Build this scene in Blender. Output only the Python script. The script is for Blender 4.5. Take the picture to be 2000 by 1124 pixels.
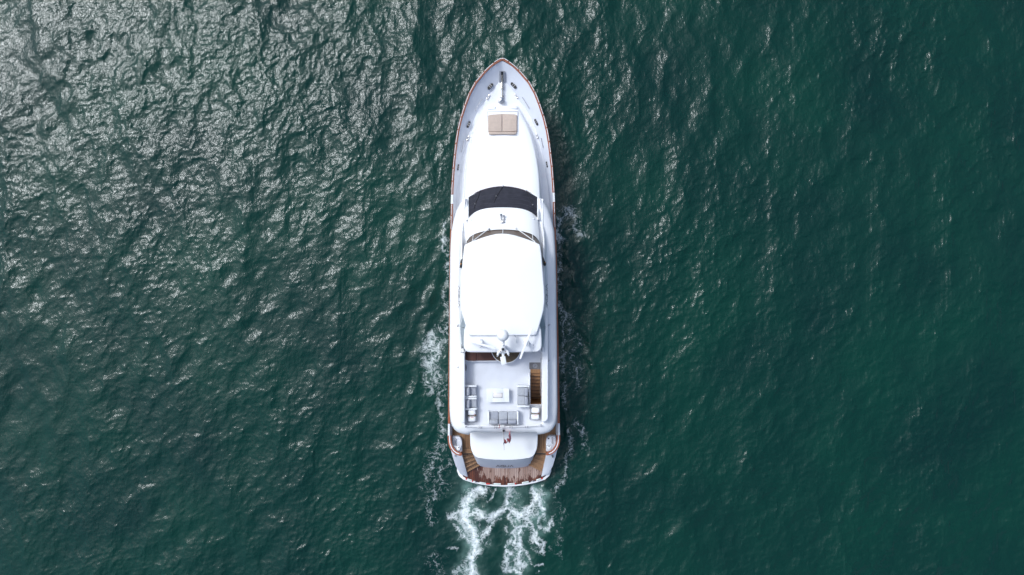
import bpy, bmesh, math, random
import numpy as np
from mathutils import Vector, Matrix
random.seed(7)
for o in list(bpy.data.objects): bpy.data.objects.remove(o, do_unlink=True)
scene = bpy.context.scene
col = scene.collection
R = math.radians

# ------------------------------------------------------------------ camera, sky, sun, exposure
CAM_H, FOC = 48.0, 1333.0            # drone height (m), focal length in photo pixels (2000 px wide, 24 mm equivalent)
cam_d = bpy.data.cameras.new('camera'); cam = bpy.data.objects.new('camera', cam_d); col.objects.link(cam)
cam.location = (0, 0, CAM_H); cam.rotation_euler = (0, 0, 0)
cam_d.sensor_width = 36; cam_d.lens = 24.0; cam_d.clip_end = 9000; cam_d.clip_start = 0.5
scene.camera = cam

SUN_V = Vector((-0.56, 0.40, 1.0)).normalized()      # towards the sun behind thin cloud
sun_el = math.asin(SUN_V.z); sun_az = math.atan2(SUN_V.x, SUN_V.y)
w = bpy.data.worlds.new('World'); scene.world = w; w.use_nodes = True
nt = w.node_tree; bg = nt.nodes['Background']
sky = nt.nodes.new('ShaderNodeTexSky'); sky.sky_type = 'NISHITA'; sky.sun_disc = False
sky.sun_elevation = sun_el; sky.sun_rotation = sun_az
sky.air_density = 1.0; sky.dust_density = 8.5; sky.ozone_density = 1.0
hs = nt.nodes.new('ShaderNodeHueSaturation'); hs.inputs['Saturation'].default_value = 1.0
wb_ = nt.nodes.new('ShaderNodeMix'); wb_.data_type = 'RGBA'; wb_.blend_type = 'MULTIPLY'; wb_.inputs['Factor'].default_value = 1.0; wb_.inputs['B'].default_value = (.80, .96, 1.15, 1)   # cool white balance
nt.links.new(sky.outputs[0], wb_.inputs['A']); nt.links.new(wb_.outputs['Result'], hs.inputs['Color'])
# thin broken cloud over the whole sky
wtc_ = nt.nodes.new('ShaderNodeTexCoord'); cn = nt.nodes.new('ShaderNodeTexNoise'); cn.inputs['Scale'].default_value = 3.2; cn.inputs['Detail'].default_value = 6; cn.inputs['Roughness'].default_value = .6; cn.inputs['Distortion'].default_value = .4
nt.links.new(wtc_.outputs['Generated'], cn.inputs['Vector'])
cf = nt.nodes.new('ShaderNodeMapRange'); cf.interpolation_type = 'SMOOTHSTEP'; cf.inputs['From Min'].default_value = .40; cf.inputs['From Max'].default_value = .66; nt.links.new(cn.outputs[0], cf.inputs[0])
cm_ = nt.nodes.new('ShaderNodeMix'); cm_.data_type = 'RGBA'; cm_.blend_type = 'ADD'; cm_.inputs['B'].default_value = (1.5, 1.65, 1.85, 1)
nt.links.new(cf.outputs[0], cm_.inputs['Factor']); nt.links.new(hs.outputs[0], cm_.inputs['A']); nt.links.new(cm_.outputs['Result'], bg.inputs[0])
bg.inputs[1].default_value = 0.15
sd = bpy.data.lights.new('sun', 'SUN'); sd.energy = 1.5; sd.angle = R(10); sd.color = (0.93, 0.968, 1.0)
so = bpy.data.objects.new('sun', sd); col.objects.link(so)
so.rotation_euler = SUN_V.to_track_quat('Z', 'Y').to_euler()
vs = scene.view_settings; vs.view_transform = 'Standard'; vs.look = 'None'; vs.gamma = 1.0; vs.use_curve_mapping = False
vs.exposure = -0.16

# ------------------------------------------------------------------ pixel -> place
def W(px, py, z):
    s = (CAM_H - z) / FOC
    return Vector(((px - 1000) * s, (562 - py) * s, z))
ROT = 0.004
O = W(983, 562, 3.0); O.z = 0
RM = Matrix.Rotation(-ROT, 3, 'Z'); RI = Matrix.Rotation(ROT, 3, 'Z')
def L(px, py, z):                      # photo pixel at height z -> yacht coordinates (x starboard, y forward)
    p = W(px, py, z); q = RM @ Vector((p.x - O.x, p.y - O.y, 0)); return Vector((q.x, q.y, z))
def S(hw, py, z, side=1):              # half-width in pixels from the centreline
    return Vector((side * hw * (CAM_H - z) / FOC, L(983, py, z).y, z))
def to_world(v): q = RI @ Vector((v.x, v.y, 0)); return Vector((q.x + O.x, q.y + O.y, v.z))
def interp(tab, y):
    ys = [t[0] for t in tab]; return float(np.interp(y, ys, [t[1] for t in tab]))

# ------------------------------------------------------------------ materials
def new_mat(name):
    m = bpy.data.materials.new(name); m.use_nodes = True
    return m, m.node_tree, m.node_tree.nodes['Principled BSDF']
def mat(name, c, rough=0.5, var=0.06, scale=3.0, metal=0.0, bump=0.0, bscale=60.0, coat=0.0, ior=1.45, stretch=(1, 1, 1)):
    m, t, b = new_mat(name)
    tc = t.nodes.new('ShaderNodeTexCoord'); mp = t.nodes.new('ShaderNodeMapping'); mp.inputs['Scale'].default_value = stretch
    t.links.new(tc.outputs['Object'], mp.inputs['Vector'])
    n = t.nodes.new('ShaderNodeTexNoise'); n.inputs['Scale'].default_value = scale; n.inputs['Detail'].default_value = 5
    t.links.new(mp.outputs[0], n.inputs['Vector'])
    r = t.nodes.new('ShaderNodeValToRGB')
    r.color_ramp.elements[0].position = 0.3; r.color_ramp.elements[1].position = 0.7
    r.color_ramp.elements[0].color = [max(0, x * (1 - var)) for x in c] + [1]
    r.color_ramp.elements[1].color = [min(1, x * (1 + var)) for x in c] + [1]
    t.links.new(n.outputs[0], r.inputs[0]); t.links.new(r.outputs[0], b.inputs['Base Color'])
    b.inputs['Roughness'].default_value = rough; b.inputs['Metallic'].default_value = metal
    b.inputs['Coat Weight'].default_value = coat; b.inputs['IOR'].default_value = ior
    if bump:
        n2 = t.nodes.new('ShaderNodeTexNoise'); n2.inputs['Scale'].default_value = bscale; n2.inputs['Detail'].default_value = 3
        t.links.new(mp.outputs[0], n2.inputs['Vector'])
        bp = t.nodes.new('ShaderNodeBump'); bp.inputs['Strength'].default_value = bump; bp.inputs['Distance'].default_value = 0.01
        t.links.new(n2.outputs[0], bp.inputs['Height']); t.links.new(bp.outputs[0], b.inputs['Normal'])
    return m
def teak(name, c0, c1, rough=0.55):
    m, t, b = new_mat(name)
    tc = t.nodes.new('ShaderNodeTexCoord'); mp = t.nodes.new('ShaderNodeMapping'); mp.inputs['Scale'].default_value = (14, 1.2, 6)
    t.links.new(tc.outputs['Object'], mp.inputs['Vector'])
    n = t.nodes.new('ShaderNodeTexNoise'); n.inputs['Scale'].default_value = 2.2; n.inputs['Detail'].default_value = 6
    t.links.new(mp.outputs[0], n.inputs['Vector'])
    g = t.nodes.new('ShaderNodeNewGeometry')
    add = t.nodes.new('ShaderNodeMath'); add.operation = 'MULTIPLY_ADD'; add.inputs[1].default_value = 0.45; 
    t.links.new(g.outputs['Random Per Island'], add.inputs[0]); 
    sub = t.nodes.new('ShaderNodeMath'); sub.operation = 'SUBTRACT'; sub.inputs[1].default_value = 0.22
    t.links.new(n.outputs[0], sub.inputs[0]); t.links.new(sub.outputs[0], add.inputs[2])
    r = t.nodes.new('ShaderNodeValToRGB'); r.color_ramp.elements[0].position = 0.2; r.color_ramp.elements[1].position = 0.8
    r.color_ramp.elements[0].color = list(c0) + [1]; r.color_ramp.elements[1].color = list(c1) + [1]
    t.links.new(add.outputs[0], r.inputs[0]); t.links.new(r.outputs[0], b.inputs['Base Color'])
    b.inputs['Roughness'].default_value = rough
    return m
GEL = mat('gelcoat_white', (0.80, 0.80, 0.81), 0.3, 0.02, 1.2, coat=0.3)
GELW = mat('painted_white_roof', (0.83, 0.83, 0.83), 0.45, 0.012, 0.8)
DECK = mat('nonskid_deck', (0.66, 0.675, 0.725), 0.8, 0.05, 1.6, bump=0.25, bscale=140)
FOREDECK = mat('foredeck_nonskid', (0.77, 0.78, 0.81), 0.75, 0.04, 1.4, bump=0.2, bscale=140)
BULW = mat('bulwark_paint', (0.65, 0.67, 0.73), 0.55, 0.03, 1.0)
HULLM = mat('hull_gelcoat', (0.74, 0.755, 0.80), 0.25, 0.02, 0.8, coat=0.3)
VARN = mat('varnished_teak', (0.32, 0.098, 0.046), 0.3, 0.30, 5.0, coat=0.4, stretch=(6, 1, 6))
TEAK = teak('teak_deck', (0.17, 0.082, 0.036), (0.33, 0.18, 0.085))
TEAKS = teak('teak_tread', (0.22, 0.10, 0.035), (0.40, 0.205, 0.08), 0.45)
CAULK = mat('caulking', (0.03, 0.022, 0.018), 0.7, 0.2, 9)
TAN = mat('tan_canvas', (0.50, 0.40, 0.335), 0.9, 0.06, 6, bump=0.4, bscale=220)
BROWN = mat('brown_vinyl', (0.085, 0.032, 0.022), 0.6, 0.18, 5, bump=0.3, bscale=120)
OLIVE = mat('brown_table_cover', (0.085, 0.058, 0.032), 0.65, 0.15, 6, bump=0.3, bscale=120)
GREY = mat('grey_cushion_fabric', (0.325, 0.34, 0.385), 0.95, 0.08, 7, bump=0.5, bscale=200)
GREYL = mat('light_grey_cushion_fabric', (0.385, 0.40, 0.435), 0.95, 0.08, 7, bump=0.5, bscale=200)
FRAME = mat('white_aluminium', (0.78, 0.79, 0.80), 0.4, 0.03, 3)
STEEL = mat('stainless_steel', (0.62, 0.60, 0.58), 0.22, 0.12, 9, metal=1.0)
PSTEEL = mat('brushed_steel_plate', (0.40, 0.40, 0.42), 0.45, 0.12, 9, metal=0.6)
CHAIN = mat('galvanised_chain', (0.22, 0.21, 0.20), 0.5, 0.3, 30, metal=0.7)
BLACK = mat('black_rubber', (0.012, 0.012, 0.014), 0.5, 0.3, 8)
DARKG = mat('tinted_cabin_glass', (0.012, 0.014, 0.018), 0.08, 0.2, 3, coat=0.5)
BRONZE = mat('bronze_tinted_screen', (0.10, 0.062, 0.038), 0.4, 0.18, 3)
PALEGL = mat('pale_side_glass', (0.42, 0.47, 0.52), 0.12, 0.10, 2, coat=0.4)
LENS = mat('pale_green_lens', (0.50, 0.58, 0.52), 0.3, 0.12, 12)
RED = mat('red_paint', (0.50, 0.035, 0.03), 0.5, 0.2, 6)
AMBER = mat('amber_lens', (0.55, 0.22, 0.03), 0.3, 0.2, 6)
INK = mat('grey_lettering', (0.17, 0.175, 0.21), 0.4, 0.15, 9)
INKD = mat('dark_lettering', (0.03, 0.03, 0.035), 0.4, 0.15, 9)
PINK = mat('faded_red_lettering', (0.55, 0.16, 0.17), 0.6, 0.2, 9)
MATM = mat('grey_door_mat', (0.17, 0.165, 0.17), 0.95, 0.12, 14, bump=0.5, bscale=200)
PANELW = mat('warm_white_panel', (0.74, 0.69, 0.66), 0.5, 0.05, 8)

# ------------------------------------------------------------------ mesh helpers
def link(o, parent):
    col.objects.link(o)
    if parent is not None: o.parent = parent
    return o
def mesh(name, verts, faces, m, parent=None, smooth=None):
    me = bpy.data.meshes.new(name); me.from_pydata([tuple(v) for v in verts], [], faces)
    bm = bmesh.new(); bm.from_mesh(me); bmesh.ops.recalc_face_normals(bm, faces=bm.faces); bm.to_mesh(me); bm.free()
    if smooth is not None:
        me.shade_smooth(); me.set_sharp_from_angle(angle=R(smooth))
    me.materials.append(m)
    return link(bpy.data.objects.new(name, me), parent)
class MB:
    def __init__(s): s.v = []; s.f = []
    def add(s, v, f):
        n = len(s.v); s.v += [Vector(q) for q in v]; s.f += [[n + i for i in q] for q in f]; return s
    def box(s, c, size, r=0.0, rz=0.0, seg=2):
        bm = bmesh.new(); bmesh.ops.create_cube(bm, size=1.0)
        for v in bm.verts: v.co = Vector((v.co.x * size[0], v.co.y * size[1], v.co.z * size[2]))
        if r > 0: bmesh.ops.bevel(bm, geom=list(bm.edges), offset=min(r, min(size) * 0.49), segments=seg, profile=0.5, affect='EDGES')
        M = Matrix.Rotation(rz, 3, 'Z'); bm.verts.index_update()
        s.add([M @ v.co + Vector(c) for v in bm.verts], [[v.index for v in f.verts] for f in bm.faces]); bm.free(); return s
    def tube(s, pts, r, n=8):
        pts = [Vector(p) for p in pts]; rings = []
        for i, p in enumerate(pts):
            d = (pts[min(i + 1, len(pts) - 1)] - pts[max(i - 1, 0)]).normalized()
            a = d.cross(Vector((0, 0, 1)))
            if a.length < 1e-3: a = Vector((1, 0, 0))
            a.normalize(); b = a.cross(d)
            rr = r[i] if isinstance(r, (list, tuple)) else r
            rings.append([p + (a * math.cos(2 * math.pi * k / n) + b * math.sin(2 * math.pi * k / n)) * rr for k in range(n)])
        v = [q for g in rings for q in g]; f = []
        for i in range(len(rings) - 1):
            for k in range(n): f.append([i * n + k, i * n + (k + 1) % n, (i + 1) * n + (k + 1) % n, (i + 1) * n + k])
        f.append(list(range(n))[::-1]); f.append([(len(rings) - 1) * n + k for k in range(n)])
        return s.add(v, f)
    def lathe(s, c, prof, n=20):                      # prof: (radius, z) from bottom to top
        v = []; f = []; c = Vector(c)
        for r, z in prof: v += [c + Vector((r * math.cos(2 * math.pi * k / n), r * math.sin(2 * math.pi * k / n), z)) for k in range(n)]
        for i in range(len(prof) - 1):
            for k in range(n): f.append([i * n + k, i * n + (k + 1) % n, (i + 1) * n + (k + 1) % n, (i + 1) * n + k])
        f.append(list(range(n))[::-1]); f.append([(len(prof) - 1) * n + k for k in range(n)])
        return s.add(v, f)
    def grid(s, rows, close=False):                   # rows: list of equally long point lists
        n = len(rows[0]); v = [p for r_ in rows for p in r_]; f = []
        for i in range(len(rows) - 1):
            for k in range(n if close else n - 1):
                k2 = (k + 1) % n; f.append([i * n + k, i * n + k2, (i + 1) * n + k2, (i + 1) * n + k])
        return s.add(v, f)
    def prism(s, top, dz):                            # polygon of points, extruded down by dz
        n = len(top); top = [Vector(p) for p in top]
        return s.add(top + [p - Vector((0, 0, dz)) for p in top],
                     [list(range(n)), list(range(n, 2 * n))[::-1]] + [[k, (k + 1) % n, n + (k + 1) % n, n + k] for k in range(n)])
    def build(s, name, m, parent=None, smooth=35): return mesh(name, s.v, s.f, m, parent, smooth)
def offset(poly, d):                                  # inset a closed outline (list of Vector) by d in plan
    n = len(poly); A = sum(poly[i].x * poly[(i + 1) % n].y - poly[(i + 1) % n].x * poly[i].y for i in range(n)); sg = 1 if A > 0 else -1
    out = []
    for i in range(n):
        e1 = (poly[i] - poly[i - 1]); e2 = (poly[(i + 1) % n] - poly[i]); e1.z = e2.z = 0
        e1.normalize(); e2.normalize()
        n1 = Vector((-e1.y, e1.x, 0)) * sg; n2 = Vector((-e2.y, e2.x, 0)) * sg
        b = n1 + n2; b = b / max(b.length, 1e-6); c = max(0.45, b.dot(n1))
        out.append(poly[i] + b * (d / c))
    return out
def slab(name, outline, z0, z1, r, m, parent=None, dome=0.0, rings=5, smooth=40, seg=4):
    """closed plan outline (Vectors) -> body from z0 to z1 with rounded upper edge and optional dome"""
    mb = MB(); lv = [[Vector((p.x, p.y, z0)) for p in outline]]
    if r > 0:
        for k in range(seg + 1):
            a = math.pi / 2 * k / seg; q = offset(outline, r * (1 - math.cos(a)))
            lv.append([Vector((p.x, p.y, z1 - r + r * math.sin(a))) for p in q])
    else: lv.append([Vector((p.x, p.y, z1)) for p in outline])
    base = lv[-1]; c = sum(base, Vector()) / len(base)
    if dome > 0:
        for k in range(1, rings + 1):
            t = 1 - k / (rings + 0.6)
            lv.append([Vector((c.x + (p.x - c.x) * t, c.y + (p.y - c.y) * t, z1 + dome * (1 - t * t))) for p in base])
    mb.grid(lv, close=True); n = len(outline)
    mb.f.append([len(mb.v) - n + k for k in range(n)]); mb.f.append(list(range(n))[::-1])
    return mb.build(name, m, parent, smooth)
def sym(half, z):                                     # half outline [(hw, py)...] front->back mirrored to a closed outline
    a = [S(h, y, z, 1) for h, y in half]; b = [S(h, y, z, -1) for h, y in half if h > 0.01]
    return a + b[::-1]
def rrect(cx, cy, sx, sy, r, n=4):
    o = []
    for qx, qy, a0 in ((1, 1, 0), (-1, 1, 90), (-1, -1, 180), (1, -1, 270)):
        for k in range(n + 1):
            a = R(a0 + 90 * k / n); o.append(Vector((cx + qx * (sx / 2 - r) + r * math.cos(a), cy + qy * (sy / 2 - r) + r * math.sin(a), 0)))
    return o
def tag(o, label, cat, group=None, kind=None):
    if label: o['label'] = label
    if cat: o['category'] = cat
    if group: o['group'] = group
    if kind: o['kind'] = kind
    return o
def empty(name, loc, rz=0.0, parent=None):
    o = bpy.data.objects.new(name, None); o.location = loc; o.rotation_euler = (0, 0, rz); o.empty_display_size = 0.3
    return link(o, parent)

# ------------------------------------------------------------------ the sea
def build_sea():
    NX = 1200; T = 84.0; dx = T / NX
    k1 = 2 * np.pi * np.fft.fftfreq(NX, dx); KX, KY = np.meshgrid(k1, k1)
    K = np.sqrt(KX ** 2 + KY ** 2); K[0, 0] = 1.0; TH = np.arctan2(KY, KX)
    rng = np.random.default_rng(11)
    def field(lam0, lam1, power, theta, spread, rms_slope):
        lam = 2 * np.pi / K
        B = np.exp(-((np.maximum(lam / lam0, 1) - 1) * 1.6) ** 2) * np.exp(-((np.maximum(lam1 / lam, 1) - 1) * 1.6) ** 2)
        B = B * (lam / lam0) ** power
        D = np.abs(np.cos(TH - theta)) ** spread + 0.06
        A = np.sqrt(B * D) / K ** 2; A[0, 0] = 0
        H = np.fft.fft2(rng.standard_normal((NX, NX))) * A
        sx = np.fft.ifft2(1j * KX * H).real; sy = np.fft.ifft2(1j * KY * H).real
        return H * (rms_slope / np.sqrt((sx ** 2 + sy ** 2).mean()))
    H = field(5.2, 1.8, 0.2, R(8), 4, 0.072) + field(1.9, 0.7, 0.2, R(-18), 1.2, 0.095)
    Hf = field(0.60, 0.26, 0.1, R(-30), 0.8, 0.095) + field(0.28, 0.15, 0.0, R(-35), 0.6, 0.105)
    gst = np.fft.ifft2(np.fft.fft2(rng.standard_normal((NX, NX))) * np.exp(-(K * 2.6) ** 2 / 2) ).real; gst = gst / gst.std()
    hf = np.fft.ifft2(Hf).real * np.clip(1.0 + 0.22 * gst, 0.45, 1.6)       # gusts: rougher and calmer patches
    H = H + np.fft.fft2(hf)
    h = np.fft.ifft2(H).real
    ch = 0.85
    dX = np.fft.ifft2(1j * KX / K * H).real * ch; dY = np.fft.ifft2(1j * KY / K * H).real * ch
    def axis(lim, far):
        a = list(np.arange(0, lim, dx)); st = dx; x = a[-1]
        while x < far: st *= 1.10; x += st; a.append(x)
        a = np.array(a); return np.concatenate([-a[:0:-1], a])
    xs = axis(38.0, 3000.0); ys = axis(22.4, 3000.0)
    X, Y = np.meshgrid(xs, ys); stx = np.gradient(xs); sty = np.gradient(ys)
    st = np.maximum(*np.meshgrid(stx, sty)); fade = np.clip(1.0 - (st - 0.12) / 0.5, 0, 1)
    ix = np.floor((X + T / 2) / dx).astype(np.int64) % NX; iy = np.floor((Y + T / 2) / dx).astype(np.int64) % NX
    fx = h[iy, ix] * fade; px_ = dX[iy, ix] * fade; py_ = dY[iy, ix] * fade
    PX = 1000 + X * FOC / CAM_H; PY = 562 - Y * FOC / CAM_H
    def smooth_field(l0, seed):
        r_ = np.random.default_rng(seed); F = np.fft.fft2(r_.standard_normal((NX, NX))) * np.exp(-(K * l0 / 2) ** 2 / 2); F[0, 0] = 0
        g_ = np.fft.ifft2(F).real; return (g_ / g_.std())[iy, ix]
    TX, TY = PX, PY
    WX = PX + 5.0 * smooth_field(1.1, 1) + 3.4 * smooth_field(0.42, 2) + 1.6 * smooth_field(.2, 5); WY = PY + 6.0 * smooth_field(1.1, 3) + 3.4 * smooth_field(0.42, 4) + 1.6 * smooth_field(.2, 6)
    foam = np.zeros_like(X); churn = np.zeros_like(X)
    def stroke(arr, pts, wd, a):
        pts = np.array(pts, float); m = 4 * wd + 30
        x0, y0 = pts.min(0) - m; x1, y1 = pts.max(0) + m
        c = np.where((PX[0] > x0) & (PX[0] < x1))[0]; r = np.where((PY[:, 0] > y0) & (PY[:, 0] < y1))[0]
        if len(c) == 0 or len(r) == 0: return
        sl = (slice(r[0], r[-1] + 1), slice(c[0], c[-1] + 1)); qx, qy = WX[sl], WY[sl]; d = np.full(qx.shape, 1e9)
        for (ax, ay), (bx, by) in zip(pts[:-1], pts[1:]):
            vx, vy = bx - ax, by - ay; t = np.clip(((qx - ax) * vx + (qy - ay) * vy) / (vx * vx + vy * vy + 1e-9), 0, 1)
            d = np.minimum(d, np.hypot(qx - ax - t * vx, qy - ay - t * vy))
        arr[sl] = np.maximum(arr[sl], a * np.exp(-(d / wd) ** 2))
    wake = [  # traced from the photograph at sea level
        ([(938, 950), (929, 958), (917, 971), (911, 986), (914, 1006), (915, 1026), (922, 1048), (934, 1064), (931, 1082), (929, 1095), (917, 1111), (907, 1126), (900, 1160), (905, 1200)], 8.5, 1.0),
        ([(914, 1000), (926, 1004), (940, 1008), (962, 1007), (982, 996), (989, 987), (1000, 972), (1003, 955)], 5.0, 0.92),
        ([(989, 990), (993, 1001), (1002, 1008), (1016, 1010), (1030, 1007), (1034, 990), (1045, 973), (1039, 953)], 5.5, 0.92),
        ([(1045, 965), (1050, 982), (1052, 994), (1058, 1004)], 5.0, 0.95),
        ([(1046, 1010), (1054, 1016), (1061, 1027), (1075, 1026)], 3.2, 0.8),
        ([(988, 1008), (991, 1020), (997, 1031), (1012, 1028), (1027, 1024), (1031, 1015)], 3.6, 0.85),
        ([(1009, 1030), (1006, 1040), (1003, 1055), (1008, 1072)], 3.4, 0.85),
        ([(1035, 1012), (1036, 1026), (1043, 1044), (1054, 1064)], 4.6, 0.85),
        ([(1014, 1030), (1021, 1052), (1016, 1073), (1014, 1095), (1021, 1113), (1022, 1140), (1030, 1180)], 4.4, 0.85),
        ([(1000, 1074), (998, 1090), (992, 1109), (1006, 1117), (1012, 1130)], 3.8, 0.85),
        ([(1023, 1064), (1034, 1080), (1040, 1098), (1055, 1106)], 3.2, 0.75),
        ([(958, 1017), (950, 1034), (943, 1053), (936, 1062)], 4.2, 0.85),
        ([(903, 990), (893, 1000), (886, 1014), (898, 1022)], 4.0, 0.75),
        ([(897, 1038), (904, 1050), (916, 1056)], 4.0, 0.75),
        ([(950, 974), (962, 964), (974, 955)], 2.6, 0.75),
        ([(962, 1020), (972, 1022)], 4.0, 0.6), ([(985, 1044), (990, 1060)], 2.5, 0.5),
        ([(930, 958), (916, 975), (914, 1000), (918, 1030)], 11.0, .66), ([(1048, 960), (1050, 985), (1044, 1005)], 9.0, .64), ([(1002, 962), (996, 985), (1010, 1008), (1026, 1012)], 9.0, .56),
        ([(926, 1050), (932, 1080), (920, 1110)], 9.0, .6), ([(1010, 1050), (1014, 1090), (1016, 1120)], 9.0, .52),
        # port side
        ([(883, 438), (876, 452), (866, 478), (864, 500)], 2.2, 0.72), ([(872, 470), (872, 500), (868, 535)], 6.5, 0.59),
        ([(876, 540), (868, 560), (872, 600), (864, 640)], 6.0, 0.47),
        ([(846, 660), (842, 676), (850, 694), (845, 704)], 9.0, 0.77), ([(858, 668), (866, 688), (856, 700)], 8.0, 0.67),
        ([(836, 700), (846, 725), (840, 755)], 9.0, 0.59), ([(856, 720), (862, 760), (864, 800)], 8.0, 0.52),
        ([(868, 790), (866, 830), (860, 870)], 7.0, 0.45), ([(852, 880), (840, 910), (846, 950), (836, 985), (850, 1010)], 9.0, 0.46),
        ([(870, 900), (858, 935), (860, 965)], 8.0, 0.40), ([(872, 1065), (884, 1074)], 4.0, 0.59), ([(840, 1090), (868, 1120)], 9, 0.34),
        # starboard side
        ([(1088, 428), (1094, 440), (1090, 452)], 3.0, 0.67), ([(1098, 425), (1122, 432), (1138, 444)], 8.0, 0.52), ([(1094, 450), (1097, 490), (1096, 540)], 6.0, 0.52),
        ([(1096, 545), (1098, 600), (1096, 660), (1099, 720), (1096, 790)], 5.0, 0.50), ([(1110, 620), (1122, 680), (1130, 760)], 9.0, 0.39),
        ([(1102, 840), (1108, 870), (1100, 900), (1096, 950)], 6.0, 0.47), ([(1130, 830), (1148, 850), (1140, 862)], 6, 0.50), ([(1084, 960), (1092, 1010), (1086, 1060), (1094, 1110)], 8.0, 0.28),
        ([(1075, 1060), (1086, 1080)], 7, 0.33),
    ]
    for p, wd, a in wake: stroke(foam, p, wd * 2.0, a * .80); stroke(foam, p, wd * .75, a)
    for p, wd, a in [([(915, 945), (912, 985), (918, 1030), (926, 1075), (915, 1124), (912, 1180)], 21, 0.85), ([(1000, 950), (1000, 990), (1012, 1025), (1012, 1080), (1015, 1150)], 22, 0.62),
                     ([(1052, 950), (1056, 985), (1050, 1020)], 17, 0.8), ([(950, 1000), (960, 1010)], 18, 0.5), ([(905, 948), (903, 962)], 9, 0.85), ([(1062, 948), (1064, 975)], 9, 0.8),
                     ([(852, 665), (850, 720)], 18, 0.25)]: stroke(churn, p, wd, a)
    # oblique wake waves peeling off either side of the hull, aft of the bow
    Z = fx.copy()
    for sx_, x0, y0, n_, ph in ((-1, 872, 470, 5, 0.3), (1, 1094, 455, 5, 1.1)):
        for i in range(n_):
            cx = x0 + sx_ * (6 + i * 13); cy = y0 + i * 62 + 20 * math.sin(i * 2 + ph)
            ux, uy = sx_ * math.sin(R(24)), math.cos(R(24))             # along the crest (aft and outwards)
            a_ = (PX - cx) * ux + (PY - cy) * uy; b_ = (PX - cx) * (-uy) + (PY - cy) * ux
            Z += 0.08 * np.exp(-(a_ / 46) ** 2) * np.exp(-(b_ / 15) ** 2) * np.cos(b_ / 6.0 + 1.3 * np.sin(a_ / 14 + ph))
    # stern wash is rougher
    Z *= 1 + 0.5 * np.clip(churn, 0, 1)
    nx, ny = len(xs), len(ys); co = np.empty((ny, nx, 3), np.float32)
    co[..., 0] = X + px_; co[..., 1] = Y + py_; co[..., 2] = Z
    idx = np.arange(nx * ny, dtype=np.int32).reshape(ny, nx)
    quads = np.stack([idx[:-1, :-1], idx[:-1, 1:], idx[1:, 1:], idx[1:, :-1]], -1).reshape(-1, 4)
    me = bpy.data.meshes.new('sea'); me.vertices.add(nx * ny); me.vertices.foreach_set('co', co.ravel())
    nq = len(quads); me.loops.add(nq * 4); me.loops.foreach_set('vertex_index', quads.ravel())
    me.polygons.add(nq); me.polygons.foreach_set('loop_start', np.arange(0, nq * 4, 4, dtype=np.int32))
    me.polygons.foreach_set('use_smooth', np.ones(nq, dtype=bool)); me.update()
    for nm, arr in (('foam', foam), ('churn', churn)):
        at = me.attributes.new(nm, 'FLOAT', 'POINT'); at.data.foreach_set('value', arr.astype(np.float32).ravel())
    o = bpy.data.objects.new('sea', me); col.objects.link(o); o['kind'] = 'structure'
    # material
    m, t, b = new_mat('sea_water'); N = t.nodes; LK = t.links
    def node(ty, **kw):
        n = N.new(ty)
        for k, v in kw.items(): setattr(n, k, v)
        return n
    def math_(op, a, b_=None, c=None, clamp=False):
        n = node('ShaderNodeMath', operation=op, use_clamp=clamp)
        for i, v in enumerate((a, b_, c)):
            if v is None: continue
            if isinstance(v, (int, float)): n.inputs[i].default_value = v
            else: LK.new(v, n.inputs[i])
        return n.outputs[0]
    tc = node('ShaderNodeTexCoord').outputs['Object']
    def noise(scale, detail=4, rough=0.55, dist=0.0, vec=None):
        n = node('ShaderNodeTexNoise'); n.inputs['Scale'].default_value = scale; n.inputs['Detail'].default_value = detail
        n.inputs['Roughness'].default_value = rough; n.inputs['Distortion'].default_value = dist; LK.new(vec or tc, n.inputs['Vector']); return n.outputs[0]
    fa = node('ShaderNodeAttribute', attribute_name='foam').outputs['Fac']; ca = node('ShaderNodeAttribute', attribute_name='churn').outputs['Fac']
    wn = node('ShaderNodeTexNoise'); wn.inputs['Scale'].default_value = 1.5; wn.inputs['Detail'].default_value = 3; LK.new(tc, wn.inputs['Vector'])
    wv_ = node('ShaderNodeVectorMath', operation='MULTIPLY_ADD'); LK.new(wn.outputs['Color'], wv_.inputs[0]); wv_.inputs[1].default_value = (.9, .9, 0); LK.new(tc, wv_.inputs[2])
    wc = wv_.outputs[0]
    def ridge(sc, det, k): return math_('SUBTRACT', 1.0, math_('MULTIPLY', math_('ABSOLUTE', math_('SUBTRACT', noise(sc, det, .6, .4, wc), 0.5)), k), None, True)
    r1 = ridge(1.1, 4, 9.0); r2 = ridge(2.9, 4, 7.0); n3 = noise(6.5, 5, .7, .2, wc)
    lace = math_('ADD', math_('MULTIPLY', math_('MAXIMUM', r1, math_('MULTIPLY', r2, .9)), 0.60), math_('MULTIPLY', n3, 0.85))
    v = math_('ADD', math_('MULTIPLY', fa, 0.88), lace)
    mask = math_('MULTIPLY', math_('MULTIPLY', math_('SUBTRACT', v, 1.16), 1.55, None, True), math_('MULTIPLY', fa, 6.0, None, True))
    # water body colour: slow drifts of green
    dr = node('ShaderNodeValToRGB'); LK.new(noise(0.11, 3, 0.5), dr.inputs[0])
    dr.color_ramp.elements[0].position = 0.34; dr.color_ramp.elements[0].color = (0.0017, 0.0245, 0.0200, 1)
    dr.color_ramp.elements[1].position = 0.66; dr.color_ramp.elements[1].color = (0.0021, 0.036, 0.0245, 1)
    mx1 = node('ShaderNodeMix', data_type='RGBA'); LK.new(dr.outputs[0], mx1.inputs['A']); mx1.inputs['B'].default_value = (0.23, 0.38, 0.33, 1)
    cm = math_('MULTIPLY', ca, math_('MULTIPLY', math_('SUBTRACT', noise(1.3, 5, 0.6, 0.6), 0.22), 1.7, None, True)); LK.new(cm, mx1.inputs['Factor'])
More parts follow.
